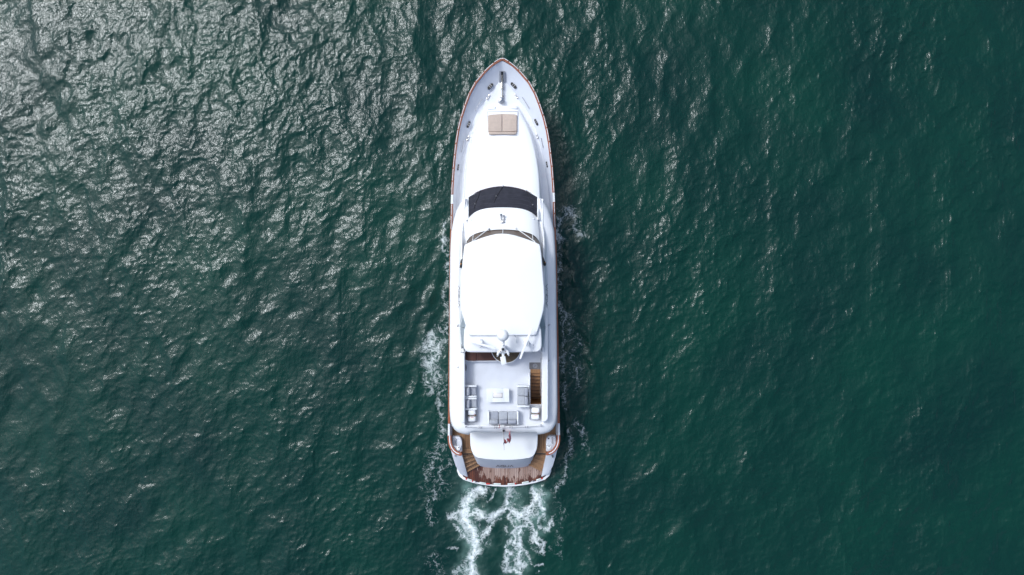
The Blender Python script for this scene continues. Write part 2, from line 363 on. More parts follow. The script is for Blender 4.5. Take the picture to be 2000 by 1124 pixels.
    mx2 = node('ShaderNodeMix', data_type='RGBA'); LK.new(mx1.outputs['Result'], mx2.inputs['A']); mx2.inputs['B'].default_value = (0.76, 0.80, 0.80, 1); LK.new(mask, mx2.inputs['Factor'])
    LK.new(mx2.outputs['Result'], b.inputs['Base Color'])
    rg = node('ShaderNodeMix', data_type='FLOAT'); rg.inputs['A'].default_value = 0.07; rg.inputs['B'].default_value = 0.8; LK.new(mask, rg.inputs['Factor']); LK.new(rg.outputs['Result'], b.inputs['Roughness'])
    b.inputs['IOR'].default_value = 1.333
    mp = node('ShaderNodeMapping'); mp.inputs['Rotation'].default_value = (0, 0, R(35)); mp.inputs['Scale'].default_value = (1.0, 0.55, 1.0); LK.new(tc, mp.inputs['Vector'])
    bp = node('ShaderNodeBump'); bp.inputs['Strength'].default_value = 1.0; bp.inputs['Distance'].default_value = 0.027
    LK.new(noise(8.0, 3, 0.6, 0.3, mp.outputs[0]), bp.inputs['Height'])
    LK.new(bp.outputs[0], b.inputs['Normal'])
    me.materials.append(m)
build_sea()

# ------------------------------------------------------------------ the yacht
yacht = empty('motor_yacht', O, ROT)
tag(yacht, 'large white motor yacht under way with varnished teak cap rails and hardtop', 'yacht')
RAIL = [(114, 0.6), (116, 6), (119, 10.5), (123, 16), (131, 26), (141, 36), (161, 53), (182.6, 65), (205, 73.6), (231, 82), (256, 88), (281, 92), (325, 97), (368, 100), (478, 103), (506, 104), (618, 105.4), (776, 107.6), (811, 108), (851, 108.6), (862, 108.4), (871, 107)]
ZS = [(114, 3.9), (256, 3.45), (400, 3.05), (620, 2.8), (850, 2.6), (900, 2.55)]
DK = [(140, 0.3), (156, 0.5), (158, 4), (162, 8), (167, 12), (181, 23), (202, 37), (212, 45), (228, 54), (258, 66), (300, 77), (340, 84), (368, 88), (400, 91), (450, 94), (560, 97), (700, 99), (850, 101)]
ZD = [(140, 3.15), (160, 3.05), (258, 2.6), (368, 2.3), (600, 1.95), (850, 1.75)]
rail = lambda y: interp(RAIL, y); zs = lambda y: interp(ZS, y); dk = lambda y: interp(DK, y); zd = lambda y: interp(ZD, y)
stat = [114, 116, 119, 123, 131, 141, 150, 161, 171, 182.6, 194, 205, 218, 231, 256, 281, 303, 325, 368, 400, 440, 478, 506, 560, 618, 700, 776, 811, 851, 862, 871]
# hull shell: outer skin from the sheer to below the water, both sides
def hull_rows():
    rows = []
    for y in stat:
        z = zs(y); top = S(rail(y), y, z); t = min(1.0, (y - 114) / 300.0)
        r = []
        for fz, fw in ((1.0, 1.0), (0.72, 0.97 - 0.17 * (1 - t)), (0.45, 0.945 - 0.33 * (1 - t)), (0.15, 0.92 - 0.46 * (1 - t)), (-0.28, 0.72 - 0.50 * (1 - t))):
            yy = top.y - (1 - fz) * 2.6 * max(0, 1 - t * 1.6) ** 2
            r.append(Vector((top.x * fw, yy, z * fz)))
        rows.append(r)
    return rows
hr = hull_rows(); mb = MB()
mb.grid(hr); mb.grid([[Vector((-p.x, p.y, p.z)) for p in r] for r in hr])
hull = mb.build('hull', HULLM, yacht, 50)
# transom closing panel below the swim platform
e = hr[-1]; n = len(e)
mesh('transom_bulkhead', [Vector((p.x, p.y - .02, min(p.z, .3))) for p in e[2:]] + [Vector((-p.x, p.y - .02, min(p.z, .3))) for p in e[2:]][::-1], [list(range(6))], HULLM, hull)
# bulwark inner face from cap to deck
bst = [y for y in stat if y >= 116]
brow_ = []
for y in bst:
    k = max(0, rail(y) - 3.2)
    a = S(k if y > 125 else max(0.2, k - 1.5), y + float(np.interp(y, [116, 125, 150], [4.0, 2.2, 0])), zs(y) - 0.03)
    yd = 157 + (y - 116) * 8 / 49 if y < 165 else y
    d = S(dk(yd), yd, zd(yd))
    brow_.append([a, a.lerp(d, 0.33) + Vector((0, 0, -0.05)), a.lerp(d, 0.66) + Vector((0, 0, -0.06)), d])
mir = [[Vector((-p.x, p.y, p.z)) for p in r] for r in brow_]
mb = MB(); mb.grid(mir[::-1] + brow_)
bulwark = mb.build('bulwark', BULW, yacht, 50)
# decks
dst = [158, 162, 167, 174, 181, 191, 202, 212, 228, 243, 258, 280, 300, 340, 368, 400, 450, 500, 560, 620, 700, 780, 800]
mb = MB(); mb.grid([[S(f * dk(y), y, zd(y) + (0.02 if abs(f) < 1 else 0)) for f in (-1, -0.5, 0, 0.5, 1)] for y in dst])
foredeck = mb.build('foredeck', FOREDECK, yacht, 50)

# teak cap rail, piece by piece, with a low white rail tube on stanchions
def arc_pts(y0, y1, n=6): return [y0 + (y1 - y0) * i / n for i in range(n + 1)]
def cap_piece(ya, yb, side, wd, m, name='cap_rail', zoff=0.0):
    mb = MB(); rows = []
    nn = 2 if yb - ya > 60 else 5
    for y in arc_pts(ya, yb, nn):
        z = zs(y) + zoff; h = rail(y)
        # local plan normal for constant width
        a = S(rail(y - 1.0), y - 1.0, z); b = S(rail(y + 1.0), y + 1.0, z); d = (b - a); d.z = 0; d.normalize(); nrm = Vector((d.y, -d.x, 0))
        if nrm.x > 0: nrm = -nrm
        o_ = S(h, y, z) - nrm * 0.03; i_ = o_ + nrm * wd
        if i_.x < 0.002: i_.x = 0.002
        r_ = [o_ + Vector((0, 0, -0.05)), o_ + Vector((0, 0, 0.015)), o_ + nrm * 0.02 + Vector((0, 0, 0.035)), i_ - nrm * 0.02 + Vector((0, 0, 0.035)), i_ + Vector((0, 0, 0.015)), i_ + Vector((0, 0, -0.05))]
        rows.append([Vector((side * p.x, p.y, p.z)) for p in r_])
    mb.grid(rows, close=True); n = 6
    mb.f.append(list(range(n))); mb.f.append([len(rows) * n - n + k for k in range(n)][::-1])
    return mb.build(name, m, yacht, 40)
def rail_tube(ya, yb, side, cap, inset, zup):
    pts = []
    for i, y in enumerate(arc_pts(ya, yb, 6)):
        p = S(rail(y), y, zs(y)); a = S(rail(y - 1), y - 1, p.z); b = S(rail(y + 1), y + 1, p.z); d = b - a; d.z = 0; d.normalize(); nr = Vector((d.y, -d.x, 0))
        if nr.x > 0: nr = -nr
        p = p + nr * inset; pts.append(Vector((side * p.x, p.y, p.z + zup)))
    pts = [pts[0] - Vector((0, 0, zup - 0.03))] + pts + [pts[-1] - Vector((0, 0, zup - 0.03))]
    return MB().tube(pts, 0.019, 6).build('rail_tube', FRAME, cap)
jl = [123.5, 141, 161, 182.6, 206, 229, 254, 281, 303, 329, 354, 380]
WD = 0.155
for side in (-1, 1):
    off = 0 if side < 0 else -3
    for i in range(len(jl) - 1):
        c = cap_piece(jl[i] + off + 0.12, jl[i + 1] + off - 0.12, side, WD, VARN)
        rail_tube(jl[i] + off + 1.6, jl[i + 1] + off - 1.6, side, c, 0.028, 0.09 + 0.05 * (1 if jl[i] < 260 else 0))
    cap_piece(380 + off + .2, 398.5 + off - .2, side, 0.135, FRAME, 'boarding_gate')
    for a, b in ((398.5, 421), (421, 449)):
        c = cap_piece(a + off + .12, b + off - .12, side, WD, VARN); rail_tube(a + off + 1.6, b + off - 1.6, side, c, 0.03, 0.09)
    for a, b in ((449, 525), (525, 600), (600, 676), (676, 752), (752, 827.5)): cap_piece(a + off + .12, b - .12 + (off if b < 820 else 0), side, WD, VARN)
    cap_piece(827.7, 850.5, side, 0.135, FRAME, 'boarding_gate')
# bow piece
mb = MB(); rr = []
bc_o = [(-16.4, 123.3), (-10.8, 119), (-6.3, 116), (0, 113.4), (6.3, 115.8), (10.8, 118.8), (12.8, 120.3)]
bc_i = [(-13.4, 126.4), (-8.0, 122.6), (-4.4, 120.4), (0, 118.4), (4.4, 120.2), (8.0, 122.4), (9.8, 123.6)]
for (ho, yo), (hi, yi) in zip(bc_o, bc_i):
    z = 3.9; o_ = S(ho, yo, z); i_ = S(hi, yi, z)
    rr.append([o_ + Vector((0, 0, -.05)), o_ + Vector((0, 0, .032)), i_ + Vector((0, 0, .032)), i_ + Vector((0, 0, -.05))])
mb.grid(rr, close=True); mb.f += [[0, 1, 2, 3], [len(rr) * 4 - 4 + k for k in range(4)]]
bowcap = mb.build('cap_rail', VARN, yacht, 40)
MB().tube([S(rail(y) + 0.4, y - 0.2, zs(y) + (0.05 if i in (0, 8) else 0.14), sg) for i, (sg, y) in enumerate([(-1, 122), (-1, 121.5), (-1, 118), (-1, 115.6), (1, 114.6), (1, 115.6), (1, 117.5), (1, 119.4), (1, 120)])], 0.019, 6).build('rail_tube', FRAME, bowcap)

# fairleads through the bulwark, cleats, slot rails on the foredeck
def bulw_z(px, py):
    h = abs(px - 982.3); a, b_ = rail(py) - 3.2, dk(py); t = max(0, min(1, (a - h) / max(1, a - b_))); return zs(py) * (1 - t) + zd(py) * t
def capsule(px0, py0, px1, py1, z0, z1, wd, n=6):
    a, b_ = L(px0, py0, z0), L(px1, py1, z1); d = (b_ - a); ln = d.length; ang = math.atan2(d.y, d.x); out = []
    for k in range(n + 1): t = math.pi / 2 + math.pi * k / n; out.append(a + Matrix.Rotation(ang, 3, 'Z') @ Vector((wd * math.cos(t), wd * math.sin(t), 0)))
    for k in range(n + 1): t = -math.pi / 2 + math.pi * k / n; out.append(b_ + Matrix.Rotation(ang, 3, 'Z') @ Vector((wd * math.cos(t), wd * math.sin(t), 0)))
    return out
for x0, y0, x1, y1, wd in ((954.6, 172, 960.8, 165.5, .085), (999.8, 163.8, 1006.6, 170.5, .085), (913.2, 247.6, 917.2, 239, .062), (1045.2, 234.5, 1049.4, 243.2, .062), (894.2, 331.5, 895.6, 322.5, .04), (1067.2, 317, 1068.9, 326, .04)):
    za, zb = bulw_z(x0, y0) + .05, bulw_z(x1, y1) + .05
    f = MB().prism(capsule(x0, y0, x1, y1, za, zb, wd), 0.16).build('fairlead', BLACK, yacht, 30)
    a, b_ = L(x0, y0, za), L(x1, y1, zb); d = (b_ - a).normalized(); nn = Vector((-d.y, d.x, 0))
    for t in (0.3, 0.7):
        c = a.lerp(b_, t) + Vector((0, 0, 0.015)); MB().tube([c - nn * (wd + .01), c + nn * (wd + .01)], 0.022, 6).build('roller', STEEL, f)
def cleat(px0, py0, px1, py1, z, parent):
    a, b_ = L(px0, py0, z), L(px1, py1, z); d = (b_ - a).normalized(); up = Vector((0, 0, 1)); mb = MB()
    mb.tube([a + up * .09, a.lerp(b_, .5) + up * .10, b_ + up * .09], [.02, .03, .02])
    for t in (0.12, 0.88):
        c = a.lerp(b_, t); mb.lathe(c - up * .04, [(.07, 0), (.05, .06), (.028, .08), (.04, .15), (.0, .16)], 10)
    return mb.build('cleat', STEEL, parent)
cleat(951, 194.5, 956.5, 186, 2.93, yacht); cleat(1005.5, 185, 1011.5, 193, 2.93, yacht)
cleat(912.5, 275, 915.8, 266.5, 2.62, yacht); cleat(1047.5, 262.5, 1050.5, 270.5, 2.62, yacht)
for x0, y0, x1, y1 in ((928.5, 215, 941.5, 193.2), (1020, 190.5, 1033, 211), (901.5, 297, 906, 275), (1056.8, 270, 1060.6, 288)):
    z0, z1 = bulw_z(x0, y0) + .09, bulw_z(x1, y1) + .09; a, b_ = L(x0, y0, z0), L(x1, y1, z1)
    MB().tube([a - Vector((0, 0, .12)), a, b_, b_ - Vector((0, 0, .12))], 0.02, 6).build('grab_rail', PSTEEL, yacht)

# windlass with anchor chain
wl = MB().prism([L(975.4, 139.2, 3.56), L(986.0, 139.2, 3.56), L(986.4, 160.4, 3.2), L(975.1, 160.4, 3.2)], 0.35).build('anchor_plate', PSTEEL, yacht)
MB().prism([L(978.6, 140.8, 3.56), L(982.8, 140.8, 3.56), L(982.4, 159.5, 3.24), L(979.4, 159.5, 3.24)], 0.03).build('chain_slot', BLACK, wl)
wind = empty('windlass', L(980, 185, 2.95), 0, yacht)
def WL(px, py, z): return L(px, py, z) - L(980, 185, 2.95)
ch = MB()
for i in range(30):
    t = i / 29; p = WL(980.8 + 0.6 * t, 148 + 42 * t, 3.46 - 0.36 * t + (0.0 if t < .3 else 0.05))
    ch.box(p, (0.04 if i % 2 else 0.065, 0.07, 0.03), 0.012)
ch.build('anchor_chain', CHAIN, wind)
MB().box(WL(981, 166, 3.12), (.17, .34, .14), .03).box(WL(981.2, 172.5, 3.13), (.22, .14, .2), .04).build('chain_stopper', STEEL, wind)
MB().box(WL(982.3, 182, 3.05), (.05, .55, .08), .01).box(WL(979.6, 182, 3.05), (.04, .55, .08), .01).build('chain_guide', FRAME, wind)
MB().lathe(WL(979, 198, 2.93), [(.2, 0), (.19, .1), (.12, .14), (.10, .26), (.17, .30), (.16, .36), (.08, .40), (0, .41)], 18).build('capstan', STEEL, wind)
MB().box(WL(981.3, 190.5, 3.02), (.17, .22, .2), .04).build('gearbox', PSTEEL, wind)

# cabin trunk forward of the windscreen
TR = [(207, 31, 27, 3.03), (216, 36, 32, 3.12), (224, 40, 36, 3.18), (240, 48, 44.5, 3.27), (254, 54.5, 51, 3.35), (268, 59.5, 56, 3.44), (283, 63.5, 60, 3.55), (297, 67, 63.5, 3.68), (320, 71, 67.5, 3.87), (340, 73.5, 70, 4.02), (360, 75, 71.5, 4.16), (380, 75.5, 72.3, 4.28), (412, 76, 73, 4.40), (450, 76, 73, 4.46)]
def trunk_z(y): return float(np.interp(y, [t[0] for t in TR], [t[3] for t in TR]))
mb = MB(); rows = []
for y, hb, ht, z in TR:
    base = S(hb, y, zd(y) - 0.05); r_ = [base, S(ht + 1.2, y, z - 0.14), S(ht, y, z - 0.05), S(ht - 1.6, y, z)] + [S(ht * f, y, z + 0.07 * (1 - f * f)) for f in (0.75, 0.5, 0.25)]
    rows.append(r_ + [S(0, y, z + .07)] + [Vector((-p.x, p.y, p.z)) for p in r_[::-1]])
mb.grid(rows); n = len(rows[0]); mb.f.append(list(range(n)))
trunk = mb.build('cabin_trunk', GELW, yacht, 60)
# two low hatches and the sunpad
for x0, x1, y0, y1 in ((953, 967.5, 209.6, 214.6), (995, 1010, 208.8, 213.0)):
    z = trunk_z((y0 + y1) / 2) + .10; c = (L(x0, y0, z) + L(x1, y1, z)) / 2; q = L(x1, y1, z) - L(x0, y0, z)
    h_ = MB().box(c + Vector((0, 0, -.06)), (abs(q.x) + .05, abs(q.y) + .05, .09), .02).build('locker_hatch_frame', BULW, yacht)
    MB().box(c + Vector((0, 0, -.012)), (abs(q.x) - .02, abs(q.y) - .02, .05), .012).build('locker_hatch', GELW, h_)
def quad_pad(pts, zup, th, name, m, parent, r=0.05):
    o = [L(x, y, trunk_z(y) + zup) for x, y in pts]; nn = 3; bm = bmesh.new()
    top = [bm.verts.new(p) for p in o]; bot = [bm.verts.new(p - Vector((0, 0, th))) for p in o]
    bm.faces.new(top); bm.faces.new(bot[::-1]); k = len(o)
    for i in range(k): bm.faces.new([top[i], bot[i], bot[(i + 1) % k], top[(i + 1) % k]])
    bmesh.ops.bevel(bm, geom=[e_ for e_ in bm.edges if e_.verts[0] in top and e_.verts[1] in top], offset=r, segments=3, profile=.5, affect='EDGES')
    me = bpy.data.meshes.new(name); bmesh.ops.recalc_face_normals(bm, faces=bm.faces); bm.to_mesh(me); bm.free(); me.shade_smooth(); me.set_sharp_from_angle(angle=R(40)); me.materials.append(m)
    return link(bpy.data.objects.new(name, me), parent)
pad = quad_pad([(950.6, 217.2), (1012, 217.2), (1012, 265), (950.6, 265)], 0.09, 0.2, 'sunpad_tray', GEL, yacht, .02)
quad_pad([(951.5, 217.9), (1011.2, 217.9), (1011.2, 219), (951.5, 219)], 0.098, 0.05, 'tray_gasket', PSTEEL, pad, .003)
quad_pad([(951.3, 219), (952.1, 219), (952.1, 262), (951.3, 262)], 0.098, 0.05, 'tray_gasket', PSTEEL, pad, .003)
quad_pad([(1010.7, 219), (1011.4, 219), (1011.4, 262), (1010.7, 262)], 0.098, 0.05, 'tray_gasket', PSTEEL, pad, .003)
quad_pad([(952.8, 226), (958, 224.2), (980.4, 222.6), (980.4, 257.6), (953.5, 257.6)], 0.22, 0.2, 'cushion', TAN, pad)
quad_pad([(981.3, 222.6), (1005, 223.4), (1009.8, 225), (1009.6, 257.2), (981.3, 257.4)], 0.22, 0.2, 'cushion', TAN, pad)
quad_pad([(953.5, 258), (1009.5, 257.8), (1008, 262), (1003, 263), (982, 262.2), (960, 263.2), (955, 262)], 0.24, 0.22, 'bolster', TAN, pad, .04)

# lower windscreen under a dark mesh cover, with seams and wipers
def wsurf(u, v):
    hw = 67.0; yf = 364.8 + 19 * u * u; yr = 405.7 + 5 * u * u + 13.5 * u ** 4
    z = (4.30 - .05 * u * u) * (1 - v) + (5.42 - .12 * u * u) * v + 0.12 * math.sin(math.pi * v)
    return L(982.3 + u * hw, yf + (yr - yf) * v, z)
nu, nv = 24, 8; mb = MB()
mb.grid([[wsurf(-1 + 2 * i / nu, j / nv) for i in range(nu + 1)] for j in range(nv + 1)])
skirt = [wsurf(-1 + 2 * i / nu, 0) for i in range(nu + 1)]
mb.grid([[p - Vector((0, 0, .3)) for p in skirt], skirt])
for u in (-1, 1): e_ = [wsurf(u, j / nv) for j in range(nv + 1)]; mb.grid([e_, [Vector((p.x, p.y, 4.0)) for p in e_]])
wcm, wt, wb = new_mat('dark_mesh_cover')
tcn = wt.nodes.new('ShaderNodeTexCoord'); wv = wt.nodes.new('ShaderNodeTexWave'); wv.bands_direction = 'Y'; wv.inputs['Scale'].default_value = 2.6; wv.inputs['Distortion'].default_value = 0.5; wv.inputs['Detail'].default_value = 2
nz = wt.nodes.new('ShaderNodeTexNoise'); nz.inputs['Scale'].default_value = 3.0; nz.inputs['Detail'].default_value = 6
wt.links.new(tcn.outputs['Object'], wv.inputs['Vector']); wt.links.new(tcn.outputs['Object'], nz.inputs['Vector'])
mm = wt.nodes.new('ShaderNodeMath'); mm.operation = 'MULTIPLY_ADD'; mm.inputs[1].default_value = .10; wt.links.new(wv.outputs['Fac'], mm.inputs[0]); wt.links.new(nz.outputs[0], mm.inputs[2])
cr = wt.nodes.new('ShaderNodeValToRGB'); cr.color_ramp.elements[0].position = .3; cr.color_ramp.elements[1].position = .95
cr.color_ramp.elements[0].color = (.013, .014, .022, 1); cr.color_ramp.elements[1].color = (.036, .036, .052, 1)
wt.links.new(mm.outputs[0], cr.inputs[0]); wt.links.new(cr.outputs[0], wb.inputs['Base Color']); wb.inputs['Roughness'].default_value = .85
wcov = mb.build('windscreen_cover', wcm, yacht, 60)
for u in (-1, 1):
    rows = []
    for j in range(-2, nv + 2):
        p = wsurf(u, j / nv); p.z -= .12 * max(0, j - nv + 2) / 3; q = Vector((p.x + u * .16, p.y - .02, p.z - .02)); q.z = min(q.z, 5.42); p.z = min(p.z, 5.44)
        rows.append([p + Vector((-u * .01, 0, -.4)), p + Vector((u * .0, 0, .03)), p + Vector((u * .03, 0, .045)), q, q + Vector((u * .02, 0, -.05)), q + Vector((u * .03, 0, -1.2))])
    MB().grid(rows).build('windscreen_pillar', GELW, yacht, 50)
up = Vector((0, 0, .012))
MB().tube([wsurf(-1 + 2 * i / nu, 0) + up for i in range(nu + 1)], .022, 6).build('cover_hem', mat('purple_hem', (.10, .045, .06), .8), wcov)
for v_ in (0.36, 0.55, 0.78): MB().tube([wsurf(-.95 + 1.9 * i / 20, v_ - .10 * (abs(-.95 + 1.9 * i / 20)) ** 2) + up * .4 for i in range(21)], .006, 4).build('cover_seam', mat('seam_thread', (.07, .07, .085), .8), wcov)
for u in (): MB().tube([wsurf(u, j / 6) + up * .4 for j in range(7)], .007, 4).build('cover_seam', bpy.data.materials['seam_thread'], wcov)
for pts in (((-.66, -.03), (-.72, .3), (-.81, .58), (-.83, .80)), ((0.0, -.03), (-.06, .16), (-.19, .45), (-.26, .75)), ((.68, -.03), (.72, .12), (.87, .56), (.88, .78))):
    P = [wsurf(u, max(0, v)) + up * 2.2 for u, v in pts]; wp = MB().tube(P, [.02, .018, .024, .012], 6).build('wiper', BLACK, wcov)
    MB().box(P[0] + Vector((0, .03, 0)), (.11, .08, .05), .015).build('wiper_pivot', PSTEEL, wp)
    MB().box(P[2], (.07, .05, .03), .01).build('wiper_clip', PSTEEL, wp)

# brow between the lower windscreen and the flybridge screen
def bsurf(u, v):
    hw = 67.0 + 4.5 * v ** .6; yr = 405.7 + 5 * u * u + 13.5 * u ** 4; yt = 449.2 + 11.5 * u * u + 4 * u ** 4 + 10 * u ** 12
    edge = 0.16 * abs(u) ** 8
    return L(982.2 + u * hw, yr + (yt - yr) * v, 5.44 - .12 * u * u * (1 - v) + (.52 - .1 * u * u) * (v ** .8) - edge)
mb = MB(); G = [[bsurf(-1 + 2 * i / nu, j / nv) for i in range(nu + 1)] for j in range(nv + 1)]; mb.grid(G)
mb.grid([[p + Vector((0, 0, -.18)) for p in G[0]], G[0]])
mb.grid([G[-1], [p + Vector((0, -.05, -.35)) for p in G[-1]]])
for i in (0, nu):
    e_ = [g[i] for g in G]; sg = -1 if i == 0 else 1
    mb.grid([e_, [Vector((p.x + sg * .07, p.y, 4.75)) for p in e_]])
brow = mb.build('flybridge_brow', GELW, yacht, 50)
for sg in (-1, 1):
    MB().grid([[S(69, y, z_ - .03, sg), S(72.5, y, z_, sg), S(76, y, z_ + .02, sg), S(79, y, z_ + .015, sg), S(79.5, y, z_ - .1, sg)] for y, z_ in ((389, 4.86), (398, 4.92), (412, 4.98), (430, 5.03), (450, 5.06), (475, 5.06), (505, 5.06))]).build('side_gutter', GEL, yacht, 50)
hn = empty('horn', L(981.6, 428, 5.72), 0, brow)
hz = L(981.6, 428, 5.72)
MB().box((0, -.22, .1), (.34, .12, .09), .03).box((0, -.22, .03), (.12, .2, .2), .02).tube([(-.1, -.2, .12), (-.1, .12, .12), (-.1, .3, .12)], [.025, .03, .085], 10).tube([(.09, -.2, .12), (.09, .08, .12), (.09, .2, .12)], [.025, .03, .075], 10).box((0, -.05, .02), (.3, .06, .16), .01).build('trumpets', STEEL, hn)
for x, y in ((922.3, 431), (1041, 429)):
    MB().lathe(L(x, y, 5.42), [(.10, 0), (.09, .05), (.05, .08), (0, .085)], 12).build('deck_light', BULW, brow)

# flybridge moulding: outer wing that wraps round the stern
OUT = [(75, 387), (84, 398), (91, 412), (97, 434), (100.5, 452), (102, 478), (103, 506), (104, 560), (104.2, 620), (105, 700), (105.5, 790), (105, 808), (103.6, 821), (101, 831), (96, 839), (89, 844.5), (78, 848), (67.5, 849.4), (66.6, 845.2), (0, 845.0)]
INN = [(72, 387), (73, 398), (74, 412), (75, 434), (75, 452), (75, 478), (75.5, 506), (76, 560), (76, 620), (76, 700), (76, 790), (76, 808), (76, 819), (76, 826), (75, 830), (70, 831), (65, 831), (60, 831), (40, 831.5), (0, 832)]
ZFD = 4.5
def rails_for(side):
    rows = []
    for k in range(len(OUT)):
        (ho, yo), (hi, yi) = OUT[k], INN[k]; f = min(1, k / 4.0); up_ = .05 * (1 - f)
        lerp = lambda t: (ho + (hi - ho) * t, yo + (yi - yo) * t)
        r_ = [S(*lerp(0.06), 4.30, side), S(ho, yo, 4.42, side), S(ho, yo, 4.56, side), S(*lerp(.05), 4.68, side), S(*lerp(.14), 4.77, side), S(*lerp(.3), 4.86, side), S(*lerp(.6), 4.95, side), S(*lerp(.94), 5.0, side), S(*lerp(1.0), 4.97, side), S(*lerp(1.0), ZFD - .02, side)]
        rows.append(r_)
    return rows
mb = MB(); a = rails_for(-1); b_ = rails_for(1); mb.grid(a + b_[::-1][1:])
fly = mb.build('flybridge_moulding', GEL, yacht, 45)
# underside of the overhang
mb = MB()
for rr3 in (a, b_): mb.grid([[r_[0] for r_ in rr3], [Vector((r_[-1].x, r_[-1].y, 4.30)) for r_ in rr3]])
mb.build('flybridge_underside', GEL, fly)
# flybridge floor with the stair opening
SX0, SX1, SY0, SY1 = 1035.8, 1057.2, 721.5, 790.0
def quadpx(x0, y0, x1, y1, z): return [L(x0, y0, z), L(x1, y0, z), L(x1, y1, z), L(x0, y1, z)]
mb = MB()
for x0, y0, x1, y1 in ((906.5, 440, SX0, 832), (SX0, 440, 1060, SY0), (SX0, SY1, 1060, 832), (SX1, SY0, 1060, SY1)):
    mb.add(quadpx(x0, y0, x1, y1, ZFD), [[0, 1, 2, 3]])
floor = mb.build('flybridge_floor', DECK, yacht, None)
# stair down to the aft deck
stair = empty('flybridge_stair', L(1046, 755, 1.8), 0, yacht); SO = L(1046, 755, 1.8)
def stp(px, py, z): return L(px, py, z) - SO
ny_ = 10
for i in range(ny_):
    z = ZFD - .02 - .262 * i; y0 = 721.6 + i * 6.85; y1 = y0 + 6.85
    x0, x1 = (1033.0, 1057) if i == 0 else (1036.3 + .12 * i, 1055.6 - .10 * i)
    t_ = MB().prism([stp(x0, y0, z), stp(x1, y0, z), stp(x1, y1 + .4, z), stp(x0, y1 + .4, z)], .06).build('tread', TEAKS, stair, 30)
    mesh('nosing', [stp(x0, y1 - .45, z + .004), stp(x1, y1 - .45, z + .004), stp(x1, y1 + .45, z + .004), stp(x0, y1 + .45, z + .004)], [[0, 1, 2, 3]], CAULK if i else TEAKS, t_)
    mesh('riser', [stp(x0, y1 + .2, z - .05), stp(x1, y1 + .2, z - .05), stp(x1, y1 + .2, z - .3) , stp(x0, y1 + .2, z - .3)], [[0, 1, 2, 3]], TEAKS, t_)
MB().box(stp(1033.9, 758, 4.6) , (.09, 1.9, .3), .02).build('well_coaming', GEL, stair)
MB().box(stp(1046, 790.9, 4.55), (.74, .07, .14), .02).build('well_coaming', GEL, stair)
wl0 = [(SX0, SY0), (SX0, SY1), (SX1, SY1), (SX1, SY0)]; mb = MB()
tp = [stp(x, y, ZFD - .01) for x, y in wl0]; bt = [Vector((p.x, p.y, 1.75 - SO.z)) for p in tp]
mb.add(tp + bt, [[0, 1, 5, 4], [1, 2, 6, 5], [2, 3, 7, 6], [4, 5, 6, 7]]); mb.build('stair_well', TEAKS, stair, None)
MB().tube([stp(1032.4, 766, 4.6), stp(1032.4, 766, 5.25), stp(1033.6, 790, 5.25), stp(1033.6, 790, 4.6)], .022, 8).build('hand_rail', BLACK, stair)
MB().tube([stp(1035, 790.6, 4.6), stp(1035, 790.6, 5.25), stp(1054, 790.6, 5.25)], .02, 8).build('hand_rail', PSTEEL, stair)
MB().tube([stp(1056.4, 700, 5.2), stp(1055.9, 740, 4.9), stp(1055.2, 774, 4.2)], .018, 8).build('hand_rail', PSTEEL, stair)
MB().prism([L(x, y, ZFD + .016) for x, y in ((1033.8, 708.4), (1055.8, 708.4), (1055.8, 721.4), (1033.8, 721.4))], .012).build('stair_mat', MATM, floor, None)
mb = MB(); c = L(1045, 715, ZFD + .02)
mb.add([c + Vector((math.cos(R(a_)) * .15, math.sin(R(a_)) * .15, 0)) for a_ in range(0, 360, 15)], [list(range(24))])
em = mb.build('mat_emblem', mat('pale_mat_print', (.27, .27, .29), .9, .2, 20), floor, None)
MB().box(c + Vector((0, -.01, .002)), (.05, .13, .003)).box(c + Vector((.03, .03, .002)), (.09, .03, .003)).box(c + Vector((-.03, -.04, .0025)), (.05, .05, .003)).build('mat_emblem', INK, floor, None)

